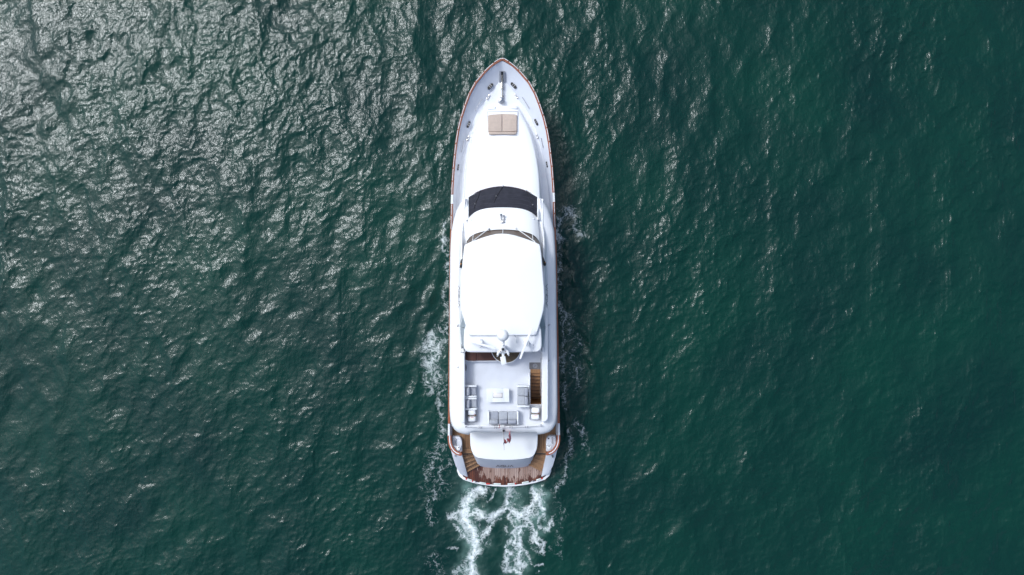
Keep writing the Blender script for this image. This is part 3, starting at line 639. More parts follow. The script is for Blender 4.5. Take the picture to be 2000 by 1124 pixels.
# side coaming bolsters (aft) and flybridge side walls (under the hardtop)
def coaming(px_in, px_out, y0, y1, z0, z1, name, aft_r=9, fwd_r=3):
    sg = 1 if px_out > px_in else -1; w_ = abs(px_out - px_in); o = [(px_in, y0), (px_in, y1)]
    for k in range(6): t = k / 5 * math.pi / 2; o.append((px_out - sg * aft_r * (1 - math.sin(t)), y1 - aft_r * (1 - math.cos(t)) if False else y1 - aft_r + aft_r * math.cos(t)))
    o.append((px_out, y0 + fwd_r)); o.append((px_out - sg * fwd_r, y0))
    return slab(name, [L(x, y, z1) for x, y in o], z0, z1, .06, GEL, fly)
coaming(907.8, 896.2, 689.5, 826, 4.9, 5.52, 'coaming_bolster', 9, 4)
coaming(1058.5, 1070.8, 600, 825, 4.9, 5.52, 'coaming_bolster', 10, 4)
for sg in (-1, 1):
    rows = []
    for y, ho in ((428, 75), (440, 79), (455, 83), (478, 86), (506, 87), (560, 87.5), (600, 87.5), (650, 87), (688, 85)):
        f = min(1, (y - 428) / 60)
        rows.append([S(ho + .5, y, 4.8, sg), S(ho, y, 5.0, sg), S(ho - 4.2 * f, y, 5.0 + .62 * f, sg), S(ho - 5.2 * f, y, 5.0 + .67 * f, sg), S(ho - 8 * f - .5, y, 5.0 + .67 * f, sg), S(ho - 8.5 * f - 1, y, 4.8, sg)])
    mb = MB(); mb.grid(rows); mb.f += [[k for k in range(6)], [len(rows) * 6 - 6 + k for k in range(6)]]
    wall = mb.build('flybridge_side', GEL, yacht, 50)
    # glass panels between the side wall and the hardtop
    ys_ = (486, 520, 560, 600, 640, 680)
    for k in range(5):
        y0, y1 = ys_[k] + .4, ys_[k + 1] - .4
        hb = [74, 76, 79, 81, 83, 80]; hp = [72, 74, 77, 76, 70, 68]
        p = [S(hb[k], y0, 5.64, sg), S(hb[k + 1], y1, 5.64, sg), S(hp[k + 1], y1, 6.8, sg), S(hp[k], y0, 6.8, sg)]
        nn = (p[1] - p[0]).cross(p[3] - p[0]).normalized() * .012
        mesh('side_window', [q + nn for q in p] + [q - nn for q in p], [[0, 1, 2, 3], [7, 6, 5, 4], [0, 1, 5, 4], [1, 2, 6, 5], [2, 3, 7, 6], [3, 0, 4, 7]], PALEGL, wall)
    # navigation light box
    if sg < 0: pts = [(903.2, 505), (900.5, 507.5), (898.6, 513), (897.8, 522), (902.2, 522.4), (903.6, 515)]
    else: pts = [(1060.4, 500.6), (1062, 505), (1063.5, 509), (1066.4, 514), (1066.6, 518), (1061.8, 518)]
    nl = slab('navigation_light', [L(x, y, 5.95) for x, y in pts], 5.6, 5.95, .03, BLACK, yacht)
    MB().lathe(L(*((900.2, 516) if sg < 0 else (1064.6, 513)), 5.93), [(.04, 0), (.035, .03), (0, .045)], 10).build('lens', AMBER, nl)
    MB().box(L(*((899.6, 522.6) if sg < 0 else (1064.2, 518.6)), 5.75), (.12, .06, .1), .02).build('bracket', BLACK, nl)
    # letters on the side wall: A Q U A
STROKES = {'A': [[(0, 0), (.5, 1), (1, 0)]], 'Q': [[(.15, .1), (0, .3), (0, .7), (.2, 1), (.8, 1), (1, .7), (1, .3), (.85, .1), (.2, .05)], [(.6, .3), (1.05, -.12)]], 'U': [[(0, 1), (0, .3), (.2, .05), (.8, .05), (1, .3), (1, 1)]]}
def lettering(fn, name, m, parent, wd=.11, gap=1.22, lw=1.0):
    mb = MB(); tot = 4 * gap - (gap - 1)
    for i, chx in enumerate('AQUA'):
        for st_ in STROKES[chx]:
            for (x0, y0), (x1, y1) in zip(st_[:-1], st_[1:]):
                d = Vector((x1 - x0, y1 - y0)); d.normalize(); nx_, ny2 = -d.y * wd / 2, d.x * wd / 2; ex, ey = d.x * wd * .4, d.y * wd * .4
                q = [(x0 - ex + nx_, y0 - ey + ny2), (x1 + ex + nx_, y1 + ey + ny2), (x1 + ex - nx_, y1 + ey - ny2), (x0 - ex - nx_, y0 - ey - ny2)]
                mb.add([fn((i * gap + x) / tot, y) for x, y in q], [[0, 1, 2, 3]])
    return mb.build(name, m, parent, None)
def side_text(sg):
    ya, yb = (558.5, 600.5) if sg < 0 else (597.5, 556)
    def fn(u, v):
        y = ya + (yb - ya) * u; a_ = S(87.6, y, 5.02, sg); b2 = S(83.4, y, 5.62, sg); return a_.lerp(b2, .12 + .8 * v) + Vector((sg * .012, 0, .008))
    return fn
for sg in (-1, 1): lettering(side_text(sg), 'name_lettering', INK, fly, wd=.15)

# flybridge windscreen (bronze) and hardtop
HT = [(0, 456.4), (12, 457.2), (24, 459.8), (36, 463.4), (48, 467.4), (58, 471.2), (66, 474.4), (72, 477.2), (74.6, 481), (77.5, 506), (80, 540), (81.6, 560), (82.4, 578), (82.2, 592), (80.4, 607), (77, 620), (73, 634), (69.5, 646), (66.5, 654), (64, 656), (0, 656.4)]
def fsurf(u, v):
    a = bsurf(u * .985, 1.0); h = abs(u) * 72; yf = float(np.interp(h, [q[0] for q in HT[:8]], [q[1] for q in HT[:8]])); b2 = L(982 + u * 72, yf + .6, 6.95)
    return a.lerp(b2, v)
mb = MB(); mb.grid([[fsurf(-1 + 2 * i / nu, j / 4) + Vector((0, 0, -.02)) for i in range(nu + 1)] for j in range(5)])
scr = mb.build('flybridge_screen', BRONZE, yacht, 60)
for u in (-.82, 0, .82): MB().tube([fsurf(u, v) + Vector((0, .02, .01)) for v in (0, .3, .6, .9)], .022, 6).build('mullion', FRAME, scr)
MB().tube([fsurf(-1 + 2 * i / nu, .04) + Vector((0, .012, .012)) for i in range(nu + 1)], .016, 6).build('screen_trim', BLACK, scr)
for x0, y0, x1, y1 in ((954.8, 447.3, 920.5, 473.5), (1008.6, 446.6, 1045, 472.5)):
    p0, p1 = L(x0, y0, 6.05), L(x1, y1, 7.0)
    st_ = MB().tube([p0 - Vector((0, 0, .15)), p0, p1], .026, 8).build('roof_strut', FRAME, scr)
    MB().lathe(p0 - Vector((0, 0, .12)), [(.06, 0), (.05, .1), (0, .13)], 10).build('strut_foot', PSTEEL, st_)
hardtop = slab('hardtop', sym(HT, 7.05), 6.86, 7.05, .09, GELW, yacht, dome=.14)
AFT = [(0, 630), (60, 630), (72, 634), (75.4, 645), (76.3, 660), (76.6, 675), (75.5, 681), (73, 685.2), (69, 687.6), (63, 688.6), (0, 689)]
aroof = slab('hardtop_extension', sym(AFT, 6.82), 6.58, 6.82, .10, GEL, yacht, dome=.03)
for sg in (-1, 1): MB().tube([S(72, 684, 6.62, sg), S(76.5, 690, 4.9, sg)], .045, 10).build('roof_post', FRAME, aroof)
for x, y in ((1035, 672), (1041.5, 674.5), (935, 672.5)): MB().lathe(L(x, y, 6.82), [(.035, 0), (.03, .03), (0, .035)], 8).build('roof_bolt', PSTEEL, aroof)
hb_ = L(1008.5, 664, 7.0)
MB().tube([hb_ + Vector((-.06, .18, -.14)), hb_ + Vector((-.05, .15, .05)), hb_ + Vector((-.02, -.14, .05)), hb_ + Vector((0, -.16, -.14))], .028, 6).tube([hb_ + Vector((.07, .15, -.14)), hb_ + Vector((.07, .15, .05)), hb_ + Vector((.02, -.14, .05))], .022, 6).build('grab_handle', FRAME, aroof)

# mast with satellite dome, camera and lights
mast = empty('mast', L(982.4, 684, 6.8), 0, yacht); MO = L(982.4, 684, 6.8)
def mp_(px, py, z): return L(px, py, z) - MO
MB().box(mp_(982.4, 683, 7.15), (.34, .5, .75), .08).tube([mp_(982.3, 682, 7.4), mp_(982.2, 672, 7.9), mp_(982, 659, 7.9)], [.12, .10, .14], 10).box(mp_(982.3, 676, 7.93), (.2, .5, .07), .03).build('mast_post', GEL, mast)
MB().lathe(mp_(982, 655.2, 8.25), [(.001, -.36), (.18, -.34), (.27, -.24), (.33, -.1), (.35, .02), (.335, .13), (.28, .23), (.19, .31), (.09, .35), (.001, .36)], 28).build('satellite_dome', GELW, mast)
MB().lathe(mp_(982.1, 673.2, 8.0), [(.09, -.06), (.10, .02), (.08, .09), (.04, .12), (0, .13)], 14).build('small_dome', GELW, mast)
MB().lathe(mp_(982.3, 682.6, 7.9), [(.13, -.5), (.15, -.1), (.14, 0), (.001, .01)], 16).build('camera_housing', GELW, mast)
MB().lathe(mp_(982.3, 682.6, 7.9), [(.10, 0), (.10, .06), (.06, .12), (0, .13)], 14).build('camera_lens', DARKG, mast)
for sg, ex, ey in ((-1, 971.8, 694.5), (1, 993.3, 693)):
    s_ = mp_(982.3 + sg * 3, 685.5, 7.75); e_ = mp_(ex, ey, 7.75)
    arm = MB().tube([s_, s_.lerp(e_, .5) + Vector((sg * .06, .05, 0)), e_], [.11, .095, .06], 8).build('light_arm', GELW, mast)
    MB().lathe(mp_(982.3 + sg * 5, 686.8, 7.83), [(.035, 0), (.03, .04), (0, .05)], 8).build('arm_bolt', BROWN, arm)
    MB().box(e_ + Vector((sg * .01, -.06, -.03)), (.09, .06, .08), .02).build('floodlight', PSTEEL, arm)
MB().box(mp_(982.6, 692, 7.6), (.15, .5, .06), .02).box(mp_(982.6, 689, 7.65), (.05, .2, .06), .01).build('panel_bracket', FRAME, mast)
MB().box(mp_(983.0, 704.6, 7.6), (.31, .48, .035), .008, R(9)).build('panel_antenna', FRAME, mast)
def radar(px0, py0, px1, py1, cx, cy, name='radar_scanner'):
    z = 7.62; a, b2 = L(px0, py0, z), L(px1, py1, z); c = L(cx, cy, z); g = empty(name, Vector((c.x, c.y, 6.8)), 0, yacht)
    mid = (a + b2) / 2 - Vector((c.x, c.y, 6.8)); d = b2 - a; ang = math.atan2(d.y, d.x)
    MB().box(mid, (d.length, .13, .10), .02, ang).build('antenna_bar', GELW, g)
    MB().lathe((0, 0, 0), [(.19, 0), (.17, .1), (.11, .3), (.12, .55), (.14, .72), (.05, .76)], 16).box((mid.x * .5, mid.y * .5, .72), (.24, .3, .1), .03, ang).build('pedestal', GEL, g)
    return g
rl = radar(907.5, 663.2, 967.8, 681.2, 937.5, 669.5)
radar(1038.3, 643, 1015.6, 701.5, 1029, 671.5)
MB().tube([L(937.5, 679, 6.84) , L(937.5, 679, 7.0), L(944, 675.5, 7.05)], .018, 6).build('cable_loop', PSTEEL, aroof)

# aft-deck rails along the edge of the flybridge, lifelines, aerials, snaps
for x0, y0, x1, y1 in ((909.5, 834.6, 935.5, 836), (939.5, 836.2, 965.8, 836.2), (969.5, 836.2, 996, 835.6), (1000, 835.6, 1026.5, 834.8), (1030.5, 834.6, 1057, 832.2)):
    z = 5.22; a, b2 = L(x0, y0, z), L(x1, y1, z); dn = Vector((0, 0, .27))
    rl_ = MB().tube([a - dn, a, b2, b2 - dn], .017, 6).build('aft_rail', PSTEEL, fly)
    for p in (a, b2): MB().lathe(p - dn + Vector((0, 0, .0)), [(.06, 0), (.055, .03), (.03, .05), (.03, .27), (.045, .29), (0, .30)], 10).build('rail_foot', PSTEEL, rl_)
for y in (704, 719, 735, 750, 765.5, 780.8, 796, 811): MB().lathe(L(892.6, y, 4.905), [(.028, 0), (.024, .02), (0, .025)], 8).build('canvas_snap', PSTEEL, fly)
MB().tube([L(902, 673.5, 6.2), L(902, 686, 5.2)], .022, 6).build('whip_aerial', BLACK, fly)
for x0, x1, y in ((891, 902.5, 632.5), (1062, 1073, 632)):
    MB().tube([L(x0, y, 5.05), L(x0, y, 5.35), L(x1, y + .8, 5.35), L(x1, y + .8, 5.05)], .02, 6).build('grab_rail', FRAME, fly)
for x, y in ((893.6, 637.5), (1071.5, 636), (894.5, 718), (1070.7, 706)):
    MB().lathe(L(x, y, 4.9), [(.05, 0), (.04, .06), (.02, .2), (0, .21)], 8).box(L(x, y, 4.98) + Vector((.05, .06, 0)), (.12, .03, .04), .01).build('rail_socket', PSTEEL, fly)
MB().tube([L(1070.6, 640, 5.02), L(1070.9, 680, 5.02), L(1071, 706, 5.02)], .014, 6).build('grab_rail', PSTEEL, fly)
mb = MB(); c = L(906.8, 718, 4.85)
mb.tube([c + Vector((.02 + .10 * math.cos(R(a_)), .26 * math.sin(R(a_)), .1 * math.sin(R(a_ * 2)) * .3)) for a_ in range(-115, 116, 15)], .022, 8).tube([c + Vector((.02 + .07 * math.cos(R(a_)), .22 * math.sin(R(a_)), .05)) for a_ in range(-115, 116, 15)], .018, 8)
mb.build('coiled_hose', BLACK, fly)

# built-in brown bench, round table
bench = MB().prism([L(x, y, 4.90) for x, y in ((907.5, 640), (972, 640), (972, 706.6), (913, 706.6), (907.5, 704))], .42).build('bench_base', GEL, yacht, None)
for pts in (((908.4, 660), (931.2, 660), (931.2, 704.8), (926, 705.6), (914, 705), (909, 703)), ((931.8, 660), (971, 660), (971, 704.6), (931.8, 705))):
    slab('seat_cushion', [L(x, y, 5.02) for x, y in pts], 4.89, 5.02, .035, BROWN, bench)
rt = empty('round_table', to_world(L(988.2, 680.5, ZFD + .004)), ROT); tag(rt, 'round brown-topped table with white rim half under the hardtop beside brown bench', 'table')
rr_ = 28.6 * (CAM_H - 5.25) / FOC; off_ = L(988.2, 680.5, 5.25) - L(988.2, 680.5, ZFD)
MB().lathe((off_.x, off_.y, .0), [(.30, 0), (.27, .03), (.09, .06), (.08, .68)], 20).build('pedestal', FRAME, rt)
MB().lathe((off_.x, off_.y, .68), [(rr_ - .03, 0), (rr_ + .03, .02), (rr_ + .03, .055), (rr_, .065)], 48).build('rim', FRAME, rt)
MB().lathe((off_.x, off_.y, .745), [(rr_ - .008, 0), (rr_ - .015, .012), (.01, .014)], 48).build('table_top', OLIVE, rt)

# aft deck, stern corner decks, steps and swim platform
def planks(poly_px, z, wd, m, parent, name, th=.02, gap=.012, ang=0.0):
    """fore-and-aft planks clipped to a plan outline (photo pixels at height z)"""
    P = [L(x, y, z) for x, y in poly_px]; Mr = Matrix.Rotation(-ang, 3, 'Z'); Mi = Matrix.Rotation(ang, 3, 'Z'); Q = [Mr @ p for p in P]
    x0 = min(p.x for p in Q); x1 = max(p.x for p in Q); mb = MB(); x = x0
    def span(xx):
        ys_ = []
        for i in range(len(Q)):
            a_, b2 = Q[i], Q[(i + 1) % len(Q)]
            if (a_.x - xx) * (b2.x - xx) < 0: t = (xx - a_.x) / (b2.x - a_.x); ys_.append(a_.y + (b2.y - a_.y) * t)
        return (min(ys_), max(ys_)) if len(ys_) >= 2 else None
    while x < x1:
        a_, b2 = x + gap / 2, min(x + wd - gap / 2, x1 - .002)
        if b2 - a_ > .01:
            s0, s1 = span(a_ + .001), span(b2 - .001)
            if s0 and s1: mb.prism([Mi @ Vector((a_, s0[0], z)), Mi @ Vector((b2, s1[0], z)), Mi @ Vector((b2, s1[1], z)), Mi @ Vector((a_, s0[1], z))], th)
        x += wd
    o = mb.build(name, m, parent, None); o['kind'] = 'stuff'; return o
ZA = 1.75
aft = MB().prism([L(x, y, ZA) for x, y in ((881.5, 780), (1086, 780), (1086, 850), (1067.5, 888), (900.5, 888), (881.5, 850))], .2).build('aft_deck', CAULK, yacht, None)
planks([(882.5, 800), (919, 800), (919, 876), (901.6, 876), (882.5, 860)], ZA + .02, .115, TEAK, aft, 'teak_planking', gap=.016)
planks([(1048, 800), (1085.5, 800), (1085.5, 860), (1066.6, 876), (1048, 876)], ZA + .02, .115, TEAK, aft, 'teak_planking', gap=.016)
for sg in (-1, 1):
    for y0, y1 in ((876.3, 881.2), (881.5, 886.6)):
        MB().prism([S(a_, y, ZA + .02, sg) for a_, y in ((63, y0), (83, y0), (83.4, y1), (62, y1))], .02).build('deck_plank', TEAK, aft, None)
# stern steps, fanning out down to the platform
steps = empty('stern_steps', S(0, 890, .45), 0, yacht); SP = S(0, 890, .45)
fan = [((62, 886.8), (83.2, 887.4)), ((59.5, 892), (80.5, 897)), ((55, 897.5), (78.0, 906)), ((52, 903), (75.5, 914.5)), ((47, 909), (72.5, 922))]
for sg in (-1, 1):
    for i in range(4):
        z = ZA - .02 - .30 * (i + .25); (a0, a1), (b0, b1) = fan[i], fan[i + 1]
        for j in range(2):                                  # two boards to a tread
            t0, t1 = j / 2 + (.03 if j else 0), (j + 1) / 2 - (.0 if j else .03)
            q = [(a0[0] + (b0[0] - a0[0]) * t0, a0[1] + (b0[1] - a0[1]) * t0), (a1[0] + (b1[0] - a1[0]) * t0, a1[1] + (b1[1] - a1[1]) * t0), (a1[0] + (b1[0] - a1[0]) * t1, a1[1] + (b1[1] - a1[1]) * t1), (a0[0] + (b0[0] - a0[0]) * t1, a0[1] + (b0[1] - a0[1]) * t1)]
            MB().prism([S(h, y, z, sg) - SP for h, y in q], .05).build('step_board', TEAK, steps, None)
        q = [a0, a1, b1, b0]; MB().prism([S(h, y, z - .03, sg) - SP for h, y in q], .33).build('step_block', CAULK, steps, None)
# stern quarter: fairing wings down to the platform, quarter decks, curved cap rails
for sg in (-1, 1):
    edge_o = [(107.5, 868, 2.45), (103.5, 880, 2.25), (100.2, 893, 1.95), (94.5, 911, 1.3), (86, 926, .85), (73, 931.5, .50)]
    edge_i = [(84, 872, 2.45), (83, 887, 2.25), (80.5, 896, 1.9), (77.5, 908, 1.4), (75, 918, .95), (72, 930.5, .52)]
    mb = MB(); rows = []
    for (ho, yo, zo), (hi, yi, zi) in zip(edge_o, edge_i):
        o_ = S(ho, yo, zo, sg); i_ = S(hi, yi, zi, sg); m1 = o_.lerp(i_, .35) + Vector((0, 0, .05)); m2 = o_.lerp(i_, .7) + Vector((0, 0, .04))
        lowo = Vector((o_.x * .985, o_.y, min(zo * .5, .9))); 
        rows.append([Vector((o_.x * .93, o_.y + .15, -.5)), lowo, o_, m1, m2, i_, Vector((i_.x, i_.y, .1))])
    mb.grid(rows); wing = mb.build('quarter_fairing', HULLM, yacht, 55)
    qp = [(100.6, 852.5), (88.5, 852.5), (85, 855), (82.8, 860), (82.2, 866), (82.2, 886.5), (86, 886.6), (94, 882), (99.5, 874), (101, 866)]
    quarter = slab('quarter_deck', [S(h, y, 2.2, sg) for h, y in qp], 1.72, 2.2, .03, BULW, yacht)
    # capping: teak either side of a white strip
    path = [(106.2, 850.6), (106.2, 858), (105.2, 866), (102.6, 873.5), (98, 880), (92.5, 884.4), (84.6, 887)]
    cp = [S(h, y, 2.62, sg) for h, y in path]
    for nm, m_, o0, o1, zz in (('cap_rail', VARN, -.115, .125, .03), ('cap_strip', FRAME, -.03, .03, .05)):
        rows = []
        for i, p in enumerate(cp):
            d = cp[min(i + 1, len(cp) - 1)] - cp[max(i - 1, 0)]; d.z = 0; d.normalize(); nr = Vector((d.y, -d.x, 0))
            a_, b2 = p + nr * o0, p + nr * o1; dn = Vector((0, 0, .11 if zz < .04 else .03)); uu = Vector((0, 0, zz))
            rows.append([a_ + uu - dn, a_ + uu, b2 + uu, b2 + uu - dn])
        mb = MB(); mb.grid(rows, close=True); mb.f += [[0, 1, 2, 3], [len(rows) * 4 - 4 + k for k in range(4)]]
        ob = mb.build(nm, m_, yacht if nm == 'cap_rail' else prev, 30); prev = ob
    rows = [[p + Vector((0, 0, -.04)), p + Vector((0, 0, -.9))] for p in cp]; mb = MB(); mb.grid(rows); mb.build('quarter_bulwark', HULLM, yacht, 50)
    MB().lathe(cp[-1] + Vector((0, 0, -.5)), [(.10, 0), (.10, .56), (.08, .58), (.05, .585)], 12).build('rail_end', VARN, prev)
    cleat(*((889.8, 856.8, 890, 869.2) if sg < 0 else (1077.6, 853.5, 1078.6, 866.5)), 2.22, quarter)
    cx_, cy_ = ((895.8, 874.6) if sg < 0 else (1072.2, 872))
    MB().lathe(L(cx_, cy_, 2.19), [(.11, 0), (.12, .1), (.10, .22), (.13, .27), (.13, .30), (.05, .32)], 18).lathe(L(cx_, cy_, 2.49), [(.03, 0), (.03, .04)], 8).build('mooring_capstan', FRAME, quarter)
    MB().lathe(L(cx_, cy_, 2.52), [(.035, 0), (.03, .03), (0, .03)], 8).build('capstan_cap', BLACK, quarter)
    if sg > 0: MB().lathe(L(1071.5, 856.6, 2.19), [(.05, 0), (.05, .03), (.0, .035)], 10).build('filler_cap', BLACK, quarter)
    else: MB().lathe(L(897, 861, 2.19), [(.05, 0), (.05, .025), (.0, .03)], 10).build('filler_cap', FRAME, quarter)
    fx_, fy_ = ((889, 890) if sg < 0 else (1078.5, 891.5))
    MB().tube([L(fx_, fy_ - 2.5, 2.12), L(fx_ + .3, fy_, 2.2), L(fx_ + .8, fy_ + 2.5, 2.0)], [.05, .06, .03], 8).build('stern_light', STEEL, wing)
    a_, b2 = S(82.4, 887.0, 2.55, sg), S(62.5, 886.2, 2.45, sg)
    MB().tube([a_, a_.lerp(b2, .5) - Vector((0, 0, .06)), b2], .022, 6).build('gate_strap', BLACK, steps if False else yacht)
# deckhouse under the flybridge
dh = slab('deckhouse', sym([(0, 400), (66, 400), (74, 430), (76, 480), (76, 690), (72, 700), (0, 700)], 3.0), 1.7, 4.28, .05, GEL, yacht)
for sg in (-1, 1):
    for y0, y1 in ((450, 520), (530, 600), (610, 680)):
        a_, b2 = S(76.4, y0, 3.0, sg), S(76.4, y1, 3.0, sg)
        MB().box(((a_.x + b2.x) / 2, (a_.y + b2.y) / 2, 3.35), (.06, abs(a_.y - b2.y), .9), .02).build('cabin_window', DARKG, dh)
# stern locker with the sloping transom below it
BT = [(0, 845.3), (62, 845.3), (65.6, 845.6), (66.2, 847), (66, 860), (65.4, 871), (63.5, 880), (60.5, 887), (56.5, 892), (51, 895), (35, 897.6), (18, 899), (0, 899.4)]
ZB = 2.62
BTc = [S(h, y, ZB, 1) for h, y in BT]
outl = [L(984.2 + h, y, ZB) for h, y in BT] + [L(984.2 - h, y, ZB) for h, y in BT[::-1] if h > 0]
locker = slab('stern_locker', outl, ZB - .12, ZB, .06, GELW, yacht, dome=.05)
TB = [(0, 915.3), (22, 914.8), (38, 913), (46, 911), (51.5, 907.5), (55, 900), (58, 890), (60, 880)]
TT = [(0, 899.2), (18, 898.8), (35, 897.4), (46, 896), (51, 894.8), (56, 892), (60, 887), (63, 880)]
rows_t = []
for sg in (-1, 1):
    seq = range(len(TB)) if sg > 0 else range(len(TB) - 1, 0, -1)
    for k in seq:
        t_ = L(984.2 + sg * TT[k][0], TT[k][1], ZB - .10); b2 = L(984.2 + sg * TB[k][0], TB[k][1], .44)
        rows_t.append([t_, t_.lerp(b2, .5) + Vector((0, -.06, 0)), b2])
mb = MB(); mb.grid(rows_t); trans = mb.build('transom_panel', BULW, locker, 60)
def tran_text(u, v):
    x = 969.2 + 33.2 * u; h = x - 984.2; k = abs(h)
    tt = L(x, float(np.interp(k, [q[0] for q in TT], [q[1] for q in TT])), ZB - .10); bb = L(x, float(np.interp(k, [q[0] for q in TB], [q[1] for q in TB])), .44)
    t = .72 - .24 * v; p = tt.lerp(bb, t) + Vector((0, -.06 * (1 - (2 * t - 1) ** 2), 0)); return p + Vector((0, -.022, .012))
lettering(tran_text, 'name_lettering', INKD, trans, wd=.15, gap=1.35)
MB().box(L(984, 845.0, ZB - .05), (4.5, .04, .05), .01).build('lid_gasket', PSTEEL, locker)
# swim platform
PF = [(91, 905), (92.3, 912), (92, 921), (88.5, 930), (80, 937.5), (62, 943.6), (40, 948), (20, 950.4), (0, 951.2)]
plat = slab('swim_platform', [L(984.6 + h, y, .46) for h, y in PF] + [L(984.6 - h, y, .46) for h, y in PF[::-1] if h > 0], .12, .46, .05, GELW, yacht)
PI = [(84, 905), (84.6, 918), (83.5, 925), (80, 931), (72, 936.5), (58, 941), (38, 945), (20, 947.2), (0, 948)]
inner = [(984.6 + h, y) for h, y in PI] + [(984.6 - h, y) for h, y in PI[::-1] if h > 0]
bed = MB().prism([L(x, y, .468) for x, y in inner], .02).build('caulking_bed', CAULK, plat, None)
# stained teak: wet dark red-brown to port and along the edge, bleached dry patches
m, t, b = new_mat('weathered_platform_teak')
tc = t.nodes.new('ShaderNodeTexCoord'); sp_ = t.nodes.new('ShaderNodeSeparateXYZ'); t.links.new(tc.outputs['Object'], sp_.inputs[0])
def tn(sc, det, sx=1, sy=1):
    mp2 = t.nodes.new('ShaderNodeMapping'); mp2.inputs['Scale'].default_value = (sx, sy, 1); t.links.new(tc.outputs['Object'], mp2.inputs['Vector'])
    n2 = t.nodes.new('ShaderNodeTexNoise'); n2.inputs['Scale'].default_value = sc; n2.inputs['Detail'].default_value = det; n2.inputs['Roughness'].default_value = .6; t.links.new(mp2.outputs[0], n2.inputs['Vector']); return n2.outputs[0]
def tm(op, a_, b2=None, cl=False):
    n2 = t.nodes.new('ShaderNodeMath'); n2.operation = op; n2.use_clamp = cl
    for i, v in enumerate((a_, b2)):
        if v is None: continue
        if isinstance(v, (int, float)): n2.inputs[i].default_value = v
        else: t.links.new(v, n2.inputs[i])
    return n2.outputs[0]
yf = L(984, 915, .46).y; ya = L(984, 948, .46).y; xl = L(936, 930, .46).x
# wetness: to port of xl, near the curved aft edge (further forward towards the sides), irregular
aft_edge = tm('SUBTRACT', sp_.outputs[1], tm('ADD', ya, tm('MULTIPLY', tm('MULTIPLY', sp_.outputs[0], sp_.outputs[0]), .052)))
wet1 = tm('SUBTRACT', 1.0, tm('MULTIPLY', tm('SUBTRACT', aft_edge, .10), 1.5), True)
wet2 = tm('MULTIPLY', tm('SUBTRACT', xl + 1.1, sp_.outputs[0]), .75, True)
wet = tm('MAXIMUM', wet1, wet2)
sig = tm('ADD', tm('MULTIPLY', wet, .95), tm('ADD', tm('MULTIPLY', tm('SUBTRACT', tn(1.6, 6, 1.8, .9), .5), 2.6), tm('MULTIPLY', tm('SUBTRACT', tn(3.2, 5, 4.0, .8), .5), 2.0)))
wetm = tm('MULTIPLY', tm('SUBTRACT', sig, .36), 5.0, True)
g = t.nodes.new('ShaderNodeNewGeometry')
dry = t.nodes.new('ShaderNodeValToRGB'); dry.color_ramp.elements[0].color = (.25, .145, .11, 1); dry.color_ramp.elements[1].color = (.46, .34, .29, 1); dry.color_ramp.elements[0].position = .25; dry.color_ramp.elements[1].position = .8
t.links.new(tm('ADD', tm('MULTIPLY', g.outputs['Random Per Island'], .35), tm('MULTIPLY', tn(2.5, 6, 8, 1), .65)), dry.inputs[0])
wtc = t.nodes.new('ShaderNodeValToRGB'); wtc.color_ramp.elements[0].color = (.045, .012, .008, 1); wtc.color_ramp.elements[1].color = (.17, .05, .022, 1); wtc.color_ramp.elements[0].position = .25; wtc.color_ramp.elements[1].position = .8
t.links.new(tm('ADD', tm('MULTIPLY', g.outputs['Random Per Island'], .4), tm('MULTIPLY', tn(2.0, 6, 6, 1), .6)), wtc.inputs[0])
mx = t.nodes.new('ShaderNodeMix'); mx.data_type = 'RGBA'; t.links.new(wetm, mx.inputs['Factor']); t.links.new(dry.outputs[0], mx.inputs['A']); t.links.new(wtc.outputs[0], mx.inputs['B']); t.links.new(mx.outputs['Result'], b.inputs['Base Color'])
t.links.new(tm('SUBTRACT', .7, tm('MULTIPLY', wetm, .4)), b.inputs['Roughness'])
planks(inner, .484, .125, m, plat, 'teak_planking', th=.014, gap=.014)
def fit(x0, y0, x1, y1, kind):
    z = .50; a_, b2 = L(x0, y0 - .9, z), L(x1, y1 - .9, z); c = (a_ + b2) / 2; d = b2 - a_; ang = math.atan2(d.y, d.x); ln = d.length
    if kind == 'lens':
        f_ = MB().box(c, (ln, .12, .04), .012, ang).build('deck_light_frame', FRAME, plat); MB().box(c + Vector((0, 0, .015)), (ln - .05, .075, .03), .01, ang).build('deck_light_lens', LENS, f_)
    elif kind == 'cleat': MB().tube([a_, c + Vector((0, 0, .05)), b2], [.03, .05, .03], 8).box(c - Vector((0, 0, .015)), (ln * .5, .08, .05), .01, ang).build('pop_up_cleat', STEEL, plat)
    else: MB().box(c, (ln, .10, .05), .015, ang).build('red_chock', RED, plat)
for a_ in ((912.5, 937.2, 921.5, 940.2), (936.5, 944.0, 949.0, 945.9), (964, 946.4, 978, 947.0), (991.5, 947.0, 1005, 946.4), (1019.5, 944.8, 1032.5, 942.4), (1047.5, 939.4, 1056.5, 936.6)): fit(*a_, 'lens')
for a_ in ((925, 941.0, 932, 942.6), (1037.2, 941.6, 1044.2, 940.0)): fit(*a_, 'cleat')
for a_ in ((909.4, 936, 912, 937), (921.9, 940.4, 924.2, 941), (949.4, 946, 957, 946.6), (1005.4, 946.4, 1008, 946.2), (1057, 936.4, 1060, 935.2)): fit(*a_, 'chock')

